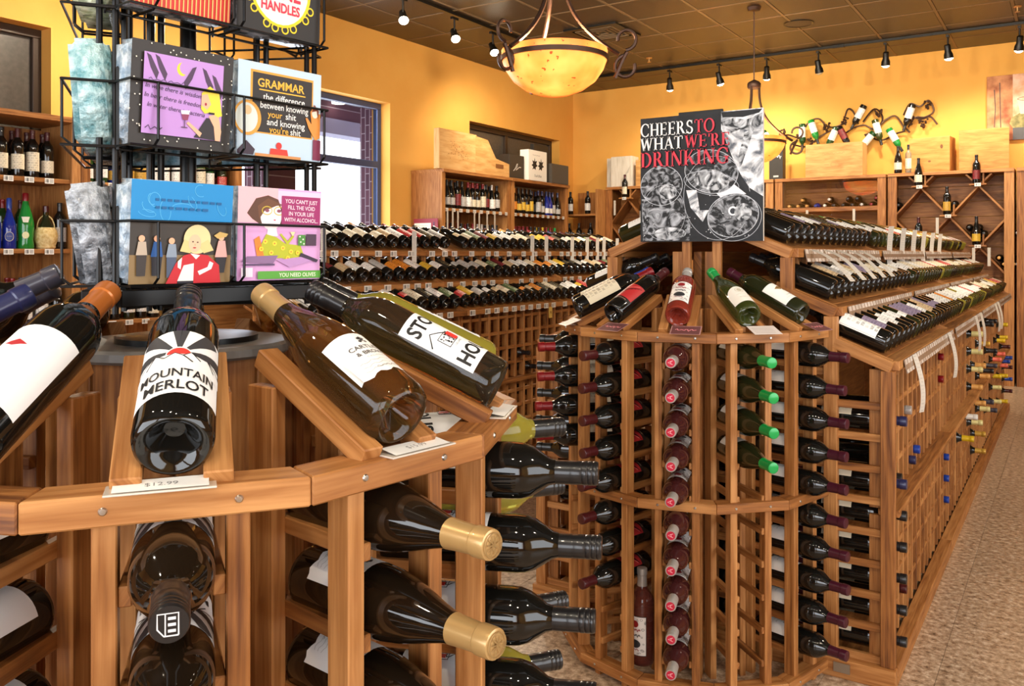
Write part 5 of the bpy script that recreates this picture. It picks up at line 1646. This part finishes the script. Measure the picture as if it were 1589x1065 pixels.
for k, (x, z) in enumerate(((-.86, .07), (-.60, .02), (-.26, .10), (-.02, .16), (.42, .22), (.30, -.03), (.80, .10), (1.02, .26), (.96, .06), (-.44, -.06))):
    mb = MB(); r3 = random.Random(k)
    for q in range(14):
        rr_ = .016 * r3.uniform(.7, 1)
        u = q / 14
        mb.lathe([(0, -rr_), (rr_ * .7, -rr_ * .7), (rr_, 0), (rr_ * .7, rr_ * .7), (0, rr_)], 7, BRONZE, T(r3.uniform(-.05, .05) * (1 - u * .7), r3.uniform(-.03, .01), .03 - .09 * u))
    put('grape_cluster', mb.mesh('grapes', True), vine, T(x * .85, -.02, z))
VB = [(-2.68, 2.745, .0, 'green', 'white'), (-2.54, 2.79, .3, 'emerald', 'white'), (-2.35, 2.69, -.42, 'green', 'white'), (-2.2, 2.69, .45, 'black', 'redart'), (-2.06, 2.92, -.5, 'black', 'white'), (-1.98, 2.62, -.7, 'green', 'white'),
      (-1.84, 2.73, .25, 'lime', 'white'), (-1.66, 2.63, .5, 'emerald', 'white'), (-1.53, 2.87, -.32, 'black', 'white'), (-3.06, 2.72, .6, 'green', 'white')]
for k, (x, z, tilt, g, l) in enumerate(VB):
    ax = Vector((math.sin(tilt), 0, -math.cos(tilt)))
    c = Vector((x, YN - .13, z))
    make_bottle(frame(c - ax * .15, ax, (.1, -1, 0)), 'bdx', g, 'black', l, '%s bottle held %s on the iron vine, %s from the left' % (g, 'neck down' if abs(tilt) < .1 else 'slanting', nth([10, 1, 2, 3, 4, 5, 6, 7, 8, 9].index(k + 1) + 1 if k + 1 in (10, 1, 2, 3, 4, 5, 6, 7, 8, 9) else k)), 'bottles on the iron vine', lab_style='wide', name='wine_bottle')
# paper tags hanging from the upper shelves of the tall bookcases
for k, y in enumerate((7.08, 7.17, 7.26, 7.56, 7.65, 7.80, 7.95)):
    put('shelf_talker', talker_mesh(.0), None, T(-5.436, y, 1.81), '%s paper tag from left under the upper shelf right of the window' % nth(k + 1), 'price slip', 'paper tags on the tall bookcase')
for k, (x, z) in enumerate(((-1.20, 1.74), (-.86, 1.42), (-2.56, 1.86), (-2.05, 1.86), (-4.98, 2.05), (-.72, 1.42))):
    put('shelf_talker', talker_mesh(.0), None, T(x, 10.05 if k not in (2, 3) else 10.12, z) @ RZ(-PI / 2), ['paper tag beside the gold label bottle in the diamond case', 'paper tag beside the yellow label bottle in the diamond case', 'left paper tag on the glass cabinet', 'right paper tag on the glass cabinet', 'paper tag on the corner diamond case', 'paper tag right of the yellow label bottle'][k], 'price slip', 'paper tags on the back cases')

rt = thing('rating_tag', 'small yellow card hanging from the lowest tier of the left gondola', 'price slip', T(GLX + TIERS[0][0] + .012, 5.09, .985))
put('card', board(.002, .045, .075, plain('tag_yellow', '#d9b45a', .6), 0), rt, T(0, 0, -.035))
a = Art(); a.text('90', 0, -.008, .026, '#8a5a20', .01)
put('numerals', a.flat('num'), rt, T(.0012, 0, -.035) @ RZ(PI / 2) @ RX(PI / 2))
# ---------------------------------------------------------------- poster on the end of the centre gondola
po = thing('wine_poster_board', 'black and white poster of wine glasses reading Cheers to what we are drinking', 'poster', T(-1.082, 2.845, 1.395))
PS = .443
put('board', board(PS, .012, PS, plain('poster_edge', '#c8beb2', .6), .0008), po, T(0, 0, PS / 2))
put('clip', board(.16, .012, .018, BLACK), po, T(.0, .006, PS + .002)) 
for s in (-1, 1): put('stake', board(.03, .02, .42), po, T(s * .055, .018, -.02))
SMOKE = noisy('print_smoke', '#07080a', '#1d2026', 9., rough=.5, stops=(.35, .75))
SMOKE2 = noisy('print_haze', '#1a1d22', '#dfe4ea', 20., rough=.5, stops=(.38, .64), detail=6)
SMOKE3 = noisy('print_glass', '#08090b', '#b9bec6', 22., rough=.5, stops=(.46, .70), detail=6)
SMOKE4 = noisy('print_white', '#5c626c', '#eef1f5', 12., rough=.5, stops=(.36, .56), detail=6)
a = Art()
h = PS / 2
def Q(x, y): return ((x - 92) / 812 * PS - h, h - (y - 120) / 872 * PS)      # poster layout grid
a.rect(-h, -h, h, h, SMOKE)
a.poly([Q(*p) for p in ((640, 120), (904, 120), (904, 700), (820, 640), (770, 560), (730, 480), (640, 240))], SMOKE4)
a.poly([Q(*p) for p in ((640, 190), (720, 170), (800, 190), (900, 150), (890, 230), (840, 260), (760, 250), (700, 270), (650, 240))], SMOKE2)
a.poly([Q(*p) for p in ((640, 125), (900, 125), (880, 150), (780, 170), (650, 160))], SMOKE)
a.poly([Q(*p) for p in ((790, 270), (850, 250), (800, 400), (760, 520), (750, 430))], SMOKE2)
a.poly([Q(*p) for p in ((245, 470), (300, 480), (340, 560), (330, 650), (290, 620), (270, 540))], SMOKE4)
a.poly([Q(*p) for p in ((100, 690), (380, 690), (440, 860), (430, 985), (110, 985))], SMOKE3)
a.poly([Q(*p) for p in ((600, 660), (720, 610), (800, 680), (640, 700))], '#f4f6fa')
a.poly([Q(*p) for p in ((410, 640), (480, 640), (500, 780), (560, 780), (520, 860), (440, 760))], SMOKE4)
a.ell(*Q(575, 520), .095, .073, SMOKE3, 36, -.25); a.ell(*Q(575, 575), .065, .035, SMOKE2, 28, -.2)
a.ell(*Q(240, 600), .078, .069, SMOKE3, 36); a.ell(*Q(285, 645), .031, .026, SMOKE2, 24)
a.ell(*Q(715, 820), .088, .072, SMOKE3, 36, .2); a.ell(*Q(715, 790), .016, .016, '#e9edf2', 16); a.ell(*Q(716, 791), .010, .010, '#2b2f36', 14); a.ell(*Q(780, 800), .03, .03, SMOKE2, 20)
a.ell(*Q(300, 935), .06, .022, SMOKE2, 20)
for (x, y, rx, ry, rot, w) in ((575, 520, .097, .075, -.25, .0028), (240, 600, .080, .071, 0, .0026), (715, 820, .090, .074, .2, .003), (610, 700, .118, .145, .15, .0018), (255, 790, .082, .098, 0, .0015), (725, 838, .094, .078, .2, .002), (575, 600, .100, .04, -.2, .002), (285, 645, .033, .028, 0, .002)):
    a.ring(*Q(x, y), rx, ry, w * .7, '#c9ced6', 44, rot, 0 if rx < .1 else .4 * PI if rx > .12 else 0, 2 * PI if rx < .1 else 1.75 * PI)
r9 = random.Random(9)
for k in range(46):
    x, y = r9.uniform(-h * .96, h * .96), r9.uniform(-h * .97, -.02)
    a.ell(x, y, r9.uniform(.0008, .0024), r9.uniform(.0008, .0024), '#eef1f5', 6)
WHT, RED = '#f1f0ee', '#d9374a'
def fit(s, x0, x1, ybase, hgt, mat):
    w = sum((serif_letter(c)[1] + .05) if c != ' ' else .4 for c in s)
    serif_text(a, s, x0, ybase, hgt, mat, (x1 - x0) / (w * hgt))
def row(y0, y1): return Q(0, y1)[1], Q(0, y0)[1] - Q(0, y1)[1]
b, hh = row(160, 252); fit('CHEERS', Q(96, 0)[0], Q(466, 0)[0], b, hh, WHT); fit('TO', Q(470, 0)[0], Q(606, 0)[0], b, hh, RED)
b, hh = row(262, 350); fit('WHAT', Q(96, 0)[0], Q(396, 0)[0], b, hh, WHT); fit("WE'RE", Q(404, 0)[0], Q(706, 0)[0], b, hh, RED)
b, hh = row(362, 470); fit('DRINKING', Q(100, 0)[0], Q(704, 0)[0], b, hh, RED)
put('print', a.flat('poster', .00008), po, T(0, -.0062, PS / 2) @ RX(PI / 2))

# ---------------------------------------------------------------- napkin spinner on the near rack
SX, SY = LX + .011, LY + .007
spn = thing('napkin_spinner', 'black wire spinner stand of paper napkins on the near rack', 'display stand', T(SX, SY, 1.224))
WIRE = plain('black_wire', '#141414', .3, .5)
put('base_plate', MB().lathe([(0, 0), (.10, 0), (.10, .008), (.03, .014), (.018, .03), (.018, .05), (0, .05)], 28, WIRE).mesh('base', True), spn)
put('pole', MB().lathe([(0, .02), (.0115, .02), (.0115, .95), (0, .95)], 18, WIRE).mesh('pole', True), spn)
FA = math.radians(-5.2)
TZ = [1.31, 1.487, 1.664]
def face(k): return RZ(FA + k * 2 * PI / 3 + PI / 2) @ T(0, -.022 if k == 2 else 0, 0)
def basket_mesh():
    if 'basket' in MESH: return MESH['basket']
    mb = MB(); w, yb, yf, r = .155, -.064, -.128, .0019
    mb.tube([(-w, yb, 0), (-w, yf, 0), (w, yf, 0), (w, yb, 0)], r, WIRE, 6, closed=True)
    mb.tube([(-w, yb, .082), (-w, yf, .082), (w, yf, .082), (w, yb, .082)], r, WIRE, 6)
    for x in (-.118, -.008, .008, .148):
        mb.tube([(x, yb, .0), (x, yf + .012, .0), (x, yf, .010), (x, yf, .082)], r, WIRE, 6)
    for x in (-w, 0, w):
        mb.tube([(x, yb, -.004), (x, yb, .10)], r, WIRE, 6)
    mb.tube([(-w, yb, .1), (w, yb, .1)], r, WIRE, 6)
    MESH['basket'] = mb.mesh('basket')
    return MESH['basket']
for k in range(3):
    F = face(k)
    for x in (-.085, .085):
        for dx in (-.008, .008):
            put('upright_rod', MB().tube([(x + dx, -.060, .05), (x + dx, -.060, .93)], .0038, WIRE, 8).mesh('rod'), spn, F)
    for dx in (0, .016):
        put('corner_rod', MB().tube([(-.166 + dx, -.072 - dx * .6, .05), (-.166 + dx, -.072 - dx * .6, .93)], .0042, WIRE, 8).mesh('rod'), spn, F)
    put('cross_brace', MB().tube([(-.085, -.06, .055), (0, -.01, .055), (.085, -.06, .055)], .004, WIRE, 6).mesh('brace'), spn, F)
    put('cross_brace', MB().tube([(-.085, -.06, .92), (0, -.01, .92), (.085, -.06, .92)], .004, WIRE, 6).mesh('brace'), spn, F)
    put('bottom_bar', board(.31, .012, .022, WIRE), spn, F @ T(0, -.10, .070))
    for z in TZ: put('basket', basket_mesh(), spn, F @ T(0, 0, z - 1.224))
def wrap_mat(name, c1, c2):
    if name in MATS: return MATS[name]
    m = noisy(name, c1, c2, 55., rough=.14, bump=1.0, detail=5, stops=(.38, .62), spec=.7)
    return m
WRAPS = {'silver': wrap_mat('wrap_silver', '#474b50', '#a9aeb4'), 'teal': wrap_mat('wrap_teal', '#5c9096', '#b5d2d3'), 'ice': wrap_mat('wrap_ice', '#7d93a6', '#c3ced6'), 'green': wrap_mat('wrap_green', '#8c9a74', '#d9dcc2'), 'blue': wrap_mat('wrap_blue', '#7fb0c8', '#cfe6f0'), 'dark': wrap_mat('wrap_dark', '#2a2a2c', '#7a7a80')}
def pack_mesh(w, hgt, d, mat):
    k = ('pack', w, hgt, d, mat.name)
    if k in MESH: return MESH[k]
    bm = bmesh.new(); bmesh.ops.create_cube(bm, size=1)
    for v in bm.verts: v.co = (v.co.x * w, v.co.y * d, v.co.z * hgt)
    bmesh.ops.bevel(bm, geom=bm.edges[:], offset=.008, segments=3, affect='EDGES')
    me = bpy.data.meshes.new('pack'); bm.to_mesh(me); bm.free(); me.materials.append(mat)
    me.polygons.foreach_set('use_smooth', [True] * len(me.polygons))
    MESH[k] = me
    return me
PW, PH, PD = .146, .134, .048
def pack(k, x, tier, wrap, art, label, tilt=0., dz=0., roll=0.):
    M = T(SX, SY, 0) @ face(k) @ T(x, -.066 - PD / 2 - .004, TZ[tier] + .003 + PH / 2 + dz) @ RX(tilt) @ RY(roll)
    p = put('napkin_pack', pack_mesh(PW, PH, PD, WRAPS[wrap]), None, M, label, 'napkins', 'wrapped napkin packs')
    if art is not None:
        put('printed_front', art.flat('napkin_print', .00008, .0004), p, T(0, -PD / 2, 0) @ RX(PI / 2))
    return p
def U(x, y, w=PW, hh=PH): return ((x - .5) * w * .99, (.5 - y) * hh * .99)      # napkin layout, 0..1 from the top left
def upoly(a, pts, m): a.poly([U(*p) for p in pts], m)
def urect(a, x0, y0, x1, y1, m): a.rect(*U(x0, y1), *U(x1, y0), m)
def uell(a, x, y, rx, ry, m, n=20, rot=0.): a.ell(*U(x, y), rx * PW, ry * PH, m, n, rot)
def utext(a, s, x, y, sz, m, bold=0., sx=1., rot=0., sl=0.): a.text(s, *U(x, y), sz * PH, m, bold, sx, rot, sl)
SKIN = '#e8b08c'
def art_grammar():
    a = Art(); urect(a, 0, 0, 1, 1, '#b9cfe0'); urect(a, .14, .08, .90, .75, '#d99a3a'); urect(a, .165, .105, .885, .735, '#2c2725')
    utext(a, 'GRAMMAR', .50, .25, .125, '#eab038', .02); urect(a, .24, .275, .80, .288, '#eab038')
    utext(a, 'the difference', .54, .385, .098, '#f1efe8', .006); utext(a, 'between knowing', .545, .475, .098, '#f1efe8', .006, .90)
    utext(a, 'your', .43, .565, .098, '#eab038', .008); utext(a, 'shit', .62, .565, .098, '#f1efe8', .006)
    utext(a, 'and knowing', .565, .65, .098, '#f1efe8', .006); utext(a, "you're", .48, .73, .098, '#eab038', .008); utext(a, 'shit', .68, .73, .098, '#f1efe8', .006)
    uell(a, .11, .60, .155, .185, '#d59a3e', 28); uell(a, .10, .60, .125, .155, '#cfd8d2', 28); uell(a, .11, .52, .045, .05, '#d8b98a', 12)
    upoly(a, [(.0, .95), (.1, .84), (.2, .93), (.18, .99), (.0, .99)], '#3a2c3c')
    uell(a, .48, .865, .035, .038, '#c9302a', 14); upoly(a, [(.38, .90), (.58, .90), (.60, .985), (.37, .985)], '#cf3b2c'); urect(a, .2, .965, .75, 1, '#c98a50')
    upoly(a, [(.86, .44), (.90, .38), (.94, .45), (.99, .45), (.99, .72), (.93, .76), (.84, .62), (.80, .52), (.82, .51), (.88, .58)], '#d98a3c'); uell(a, .92, .45, .04, .055, '#efd8c4', 14); upoly(a, [(.88, .44), (.91, .35), (.97, .42), (.96, .52), (.94, .42)], '#7a3a26')
    urect(a, .90, .75, 1, .98, '#7a2c48')
    return a
def art_purple():
    a = Art(); urect(a, 0, 0, 1, 1, '#2e2926')
    r = random.Random(6)
    for k in range(110):
        x, y = r.random(), r.random()
        if .10 < x < .88 and .11 < y < .88: continue
        uell(a, x, y, .007, .007, '#efe9d8', 6)
    urect(a, .10, .11, .88, .88, '#b98cd0')
    uell(a, .46, .22, .05, .065, '#ecd23a', 16); uell(a, .485, .205, .05, .06, '#b98cd0', 16)
    for (x, y, s) in ((.12, .12, 1), (.20, .12, 1), (.66, .17, 1), (.76, .22, 1), (.60, .17, -1)):
        upoly(a, [(x, y), (x + .04 * s, y + .02), (x + .12 * s, y + .17), (x + .10 * s, y + .24), (x + .04 * s, y + .13)], '#4a3350')
    utext(a, 'In wine there is wisdom,', .40, .46, .062, '#463055', .0, 1, -.06, .2); utext(a, 'In beer there is freedom,', .40, .55, .062, '#463055', 0, 1, -.06, .2); utext(a, 'In water there is bacteria', .42, .64, .062, '#463055', 0, .96, -.06, .2)
    a.scrib(*U(.32, .38), .05, .005, '#463055'); a.line([U(.13, .83), U(.16, .80), (U(.18, .84)), U(.22, .81), U(.26, .84), U(.29, .81)], .0012, '#463055')
    upoly(a, [(.60, .87), (.72, .66), (.80, .66), (.86, .80), (.86, .88)], '#2a2428'); upoly(a, [(.74, .64), (.84, .60), (.88, .78), (.87, .88), (.82, .88), (.80, .74)], SKIN)
    upoly(a, [(.66, .86), (.52, .74), (.54, .72), (.68, .82)], SKIN); upoly(a, [(.66, .42), (.74, .34), (.84, .40), (.88, .62), (.84, .64), (.76, .60), (.70, .62), (.66, .58)], '#ead23c')
    upoly(a, [(.66, .44), (.72, .42), (.76, .52), (.72, .58), (.66, .54)], SKIN); uell(a, .705, .525, .012, .016, '#a02c3c', 8); urect(a, .74, .60, .80, .62, '#221c1e')
    upoly(a, [(.46, .62), (.55, .61), (.53, .71), (.48, .71)], '#f0e6ee'); upoly(a, [(.467, .655), (.543, .65), (.53, .71), (.48, .71)], '#8a3a5c'); urect(a, .498, .71, .506, .78, '#5a3a58'); urect(a, .47, .778, .53, .788, '#5a3a58')
    return a
def art_blue():
    a = Art(); urect(a, 0, .40, 1, 1, '#3a332c'); urect(a, 0, .72, 1, 1, '#8a7048'); urect(a, 0, 0, 1, .40, '#1487c8')
    r = random.Random(12)
    for k in range(9):
        a.ring(*U(r.uniform(.1, .9), r.uniform(.06, .34)), r.uniform(.006, .018), r.uniform(.004, .010), .0007, '#58b8e6', 14, r.uniform(0, 3), 0, r.uniform(3, 5.5))
    for k in range(2):
        x = .22
        while x < (.84 if k == 0 else .70):
            w = r.uniform(.03, .07); urect(a, x, .165 + .075 * k + .02 * x, x + w, .19 + .075 * k + .02 * x, '#0d5c94'); x += w + .02
    for (x, y, c1, c2, s) in ((.10, .56, '#b9a894', '#38302c', 1), (.24, .56, '#2a5ca0', '#26262e', 1.1), (.38, .58, '#8a98a8', '#4c5870', 1.), (.88, .54, '#e0a49c', '#262226', 1.25)):
        uell(a, x, y, .03, .032, SKIN, 10); upoly(a, [(x - .05 * s, y + .16 * s), (x - .03, y + .03), (x + .04, y + .03), (x + .055 * s, y + .16 * s)], c1); upoly(a, [(x - .045 * s, y + .16 * s), (x + .05 * s, y + .16 * s), (x + .04, y + .36), (x - .04, y + .36)], c2)
    upoly(a, [(.80, .52), (.86, .48), (.95, .50), (.93, .53), (.84, .55)], '#c9a860')
    uell(a, .63, .56, .135, .145, '#e8d29a', 28); upoly(a, [(.50, .56), (.46, .68), (.56, .70), (.62, .62)], '#e2c888'); upoly(a, [(.74, .56), (.80, .67), (.70, .70), (.64, .62)], '#e2c888')
    uell(a, .605, .60, .062, .088, '#eabf9c', 20); uell(a, .585, .585, .010, .007, '#4a3a34', 8); uell(a, .632, .59, .010, .007, '#4a3a34', 8); uell(a, .602, .645, .018, .007, '#b8323c', 8); upoly(a, [(.606, .60), (.614, .622), (.598, .622)], '#d8a282')
    upoly(a, [(.33, 1), (.42, .80), (.50, .72), (.58, .70), (.74, .72), (.86, .82), (.88, 1)], '#c4222c'); upoly(a, [(.44, .98), (.50, .82), (.60, .80), (.60, 1), (.46, 1)], '#efe9e2'); upoly(a, [(.56, .70), (.66, .72), (.62, .76)], '#f4f0ea'); upoly(a, [(.64, .88), (.74, .84), (.76, .78), (.80, .80), (.78, .86), (.66, .92)], '#f1ece6'); upoly(a, [(.44, .78), (.48, .74), (.47, .86), (.44, .84)], '#f1ece6'); urect(a, .44, .975, .60, 1, '#26222a')
    return a
def art_pink():
    a = Art(); urect(a, 0, 0, 1, 1, '#d9a2d4'); urect(a, 0, 0, .46, .38, '#f0b4bc'); urect(a, .46, .02, 1, .40, '#e8c4e0')
    upoly(a, [(.10, .28), (.20, .12), (.34, .08), (.46, .12), (.52, .26), (.50, .40), (.26, .40), (.16, .34)], '#5a3826')
    uell(a, .38, .30, .125, .155, '#f1e6ea', 24); upoly(a, [(.22, .20), (.34, .11), (.52, .18), (.44, .19), (.30, .25), (.24, .34)], '#6a442c')
    for x in (.33, .47): a.ring(*U(x, .245), .009, .0065, .0013, '#c9b03a', 16); uell(a, x, .245, .025, .018, '#8a4a5c', 10)
    uell(a, .42, .345, .014, .008, '#c85a6a', 8); upoly(a, [(.34, .42), (.44, .42), (.46, .52), (.33, .52)], '#f1e6ea')
    urect(a, .50, .075, .985, .385, '#9a2a66')
    for k, s in enumerate(("YOU CAN'T JUST", 'FILL THE VOID', 'IN YOUR LIFE', 'WITH ALCOHOL..')): utext(a, s, .745, .155 + .068 * k, .062, '#f3dce8', .01, .92, -.02)
    upoly(a, [(.26, .62), (.32, .50), (.44, .53), (.55, .60), (.74, .62), (.78, .72), (.62, .80), (.52, .76), (.40, .76), (.30, .74), (.24, .72)], '#b4b82a')
    upoly(a, [(.48, .50), (.58, .62), (.66, .52), (.64, .50), (.58, .57), (.50, .49)], '#b4b82a'); upoly(a, [(.18, .56), (.24, .52), (.30, .74), (.22, .76)], '#e0832c')
    for (x, y) in ((.31, .58), (.42, .60), (.52, .65), (.62, .69), (.38, .70), (.58, .76), (.70, .70), (.26, .66)): uell(a, x, y, .028, .026, '#f0d23a', 9); uell(a, x, y, .010, .010, '#d9782c', 6)
    upoly(a, [(.03, .80), (.10, .74), (.46, .73), (.40, .82)], '#8a6a92'); urect(a, .05, .82, .42, .84, '#5a4468'); upoly(a, [(.44, .78), (.62, .76), (.78, .74), (.92, .78), (.60, .86)], '#b98cc0'); upoly(a, [(.74, .70), (.96, .78), (.94, .81), (.72, .74)], '#3a2c40')
    upoly(a, [(.60, .47), (.66, .47), (.63, .52)], '#e8e8a0'); urect(a, .70, .50, .79, .62, '#4c8a3c'); urect(a, .80, .49, .93, .62, '#4a3448')
    for (x, y) in ((.72, .52), (.76, .55), (.73, .58), (.77, .60)): uell(a, x, y, .01, .01, '#f1efe0', 6)
    urect(a, .22, .90, .99, .985, '#58a03a'); utext(a, 'YOU NEED OLIVES', .70, .965, .062, '#e8f0d4', .01, .95, .0)
    urect(a, .03, .86, .16, .96, '#eadcea')
    return a
def art_stripes():
    a = Art(); urect(a, 0, 0, 1, 1, '#c8332a')
    for k in range(24): urect(a, k / 24 + .008, .30, k / 24 + .02, 1, '#e8b86a')
    upoly(a, [(.25, 0), (.9, 0), (.85, .62), (.4, .5)], '#ecc84a'); urect(a, 0, 0, .25, .2, '#e89aa8')
    return a
def art_handles():
    a = Art(); urect(a, 0, 0, 1, 1, '#26221f')
    a.ell(*U(.5, .46), .37 * PW, .43 * PH, '#e6c822', 30); a.ell(*U(.5, .46), .335 * PW, .40 * PH, '#efeae0', 30)
    for (x, y) in ((.13, .64), (.87, .64), (.34, .88), (.44, .91), (.56, .91), (.66, .88), (.19, .75), (.81, .75)):
        a.ring(*U(x, y), .0065, .0065, .0022, '#e6c822', 14)
    utext(a, 'WINE', .5, .58, .24, '#d8304a', .03, .85); utext(a, 'HANDLES', .5, .73, .145, '#d8304a', .03, .80)
    return a
pack(0, -.078, 0, 'ice', art_blue(), 'napkin pack, blue band above a blonde woman in a red jacket', tilt=math.radians(4))
pack(0, .076, 0, 'ice', art_pink(), 'pink napkin pack with a cartoon woman in glasses reading You need olives', tilt=math.radians(2))
pack(0, -.078, 1, 'ice', art_purple(), 'black-bordered purple napkin pack with moon and blonde woman', tilt=math.radians(5))
pack(0, .076, 1, 'ice', art_grammar(), 'napkin pack with blackboard headed Grammar', tilt=math.radians(2))
pack(0, -.078, 2, 'dark', art_stripes(), 'red and yellow striped napkin pack cut by the top edge', tilt=math.radians(4))
pack(0, .076, 2, 'dark', art_handles(), 'black napkin pack with yellow scrolls reading Wine Handles', tilt=math.radians(2))
pack(2, .078, 0, 'silver', None, 'silver wrapped napkin pack edge-on in the lowest left basket', tilt=math.radians(8), roll=math.radians(5))
pack(2, .078, 1, 'teal', None, 'teal wrapped napkin pack edge-on in the middle left basket', tilt=math.radians(4))
pack(2, .078, 2, 'green', None, 'pale green wrapped napkin pack edge-on in the upper left basket')
pack(2, -.078, 0, 'silver', None, 'silver wrapped napkin pack on the far half of the lowest left basket')
pack(2, -.078, 1, 'dark', None, 'dark wrapped napkin pack on the far half of the middle left basket')
for x, n in ((-.078, 'left'), (.078, 'right')):
    pack(1, x, 1, 'blue', None, 'pale blue napkin pack on the back face of the spinner, %s half' % n, dz=-.0)

# ---------------------------------------------------------------- bottles ranked by size in view
SPEC.sort(key=lambda s: -s[0])
made = sum(1 for o in bpy.data.objects if o.name.startswith('wine_bottle'))
keep = SPEC[:max(0, 300 - made)]
for (_, M, sh, g, c, l, txt, grp, st, cst, n) in keep:
    make_bottle(M, sh, g, c, l, txt, grp, n=n, lab_style=st, cap_style=cst)
mb = MB()
cache = {}
NV = []; NF = []; NU = []; NM = []; mats = []; nv = 0
def mid(m):
    if m not in mats: mats.append(m)
    return mats.index(m)
for (_, M, sh, g, c, l, txt, grp, st, cst, n) in SPEC[len(keep):]:
    for kind, mat, var in (('body', GLASS[g], 'foil'), ('cap', capmat(c), cst), ('label', labmat(l) if l else None, st)):
        if mat is None: continue
        k = (kind, sh, var)
        if k not in cache: cache[k] = bot_data(kind, sh, 12, var)
        V, F, U_ = cache[k]
        A = np.array(V) @ np.array(M.to_3x3()).T + np.array(M.translation)
        NV.append(A); NF += [tuple(i + nv for i in f) for f in F]; NU += U_; NM += [mid(mat)] * len(F); nv += len(V)
if NV:
    put('distant_wine_bottles', mesh_from('distant', np.vstack(NV).tolist(), NF, mats, NU, True, NM), None, None, 'remaining small wine bottles massed on the farther racks and shelves', 'bottles', kind='stuff')
print('BOTTLES individual', made + len(keep), 'joined', len(SPEC) - len(keep), 'objects', len(bpy.data.objects))
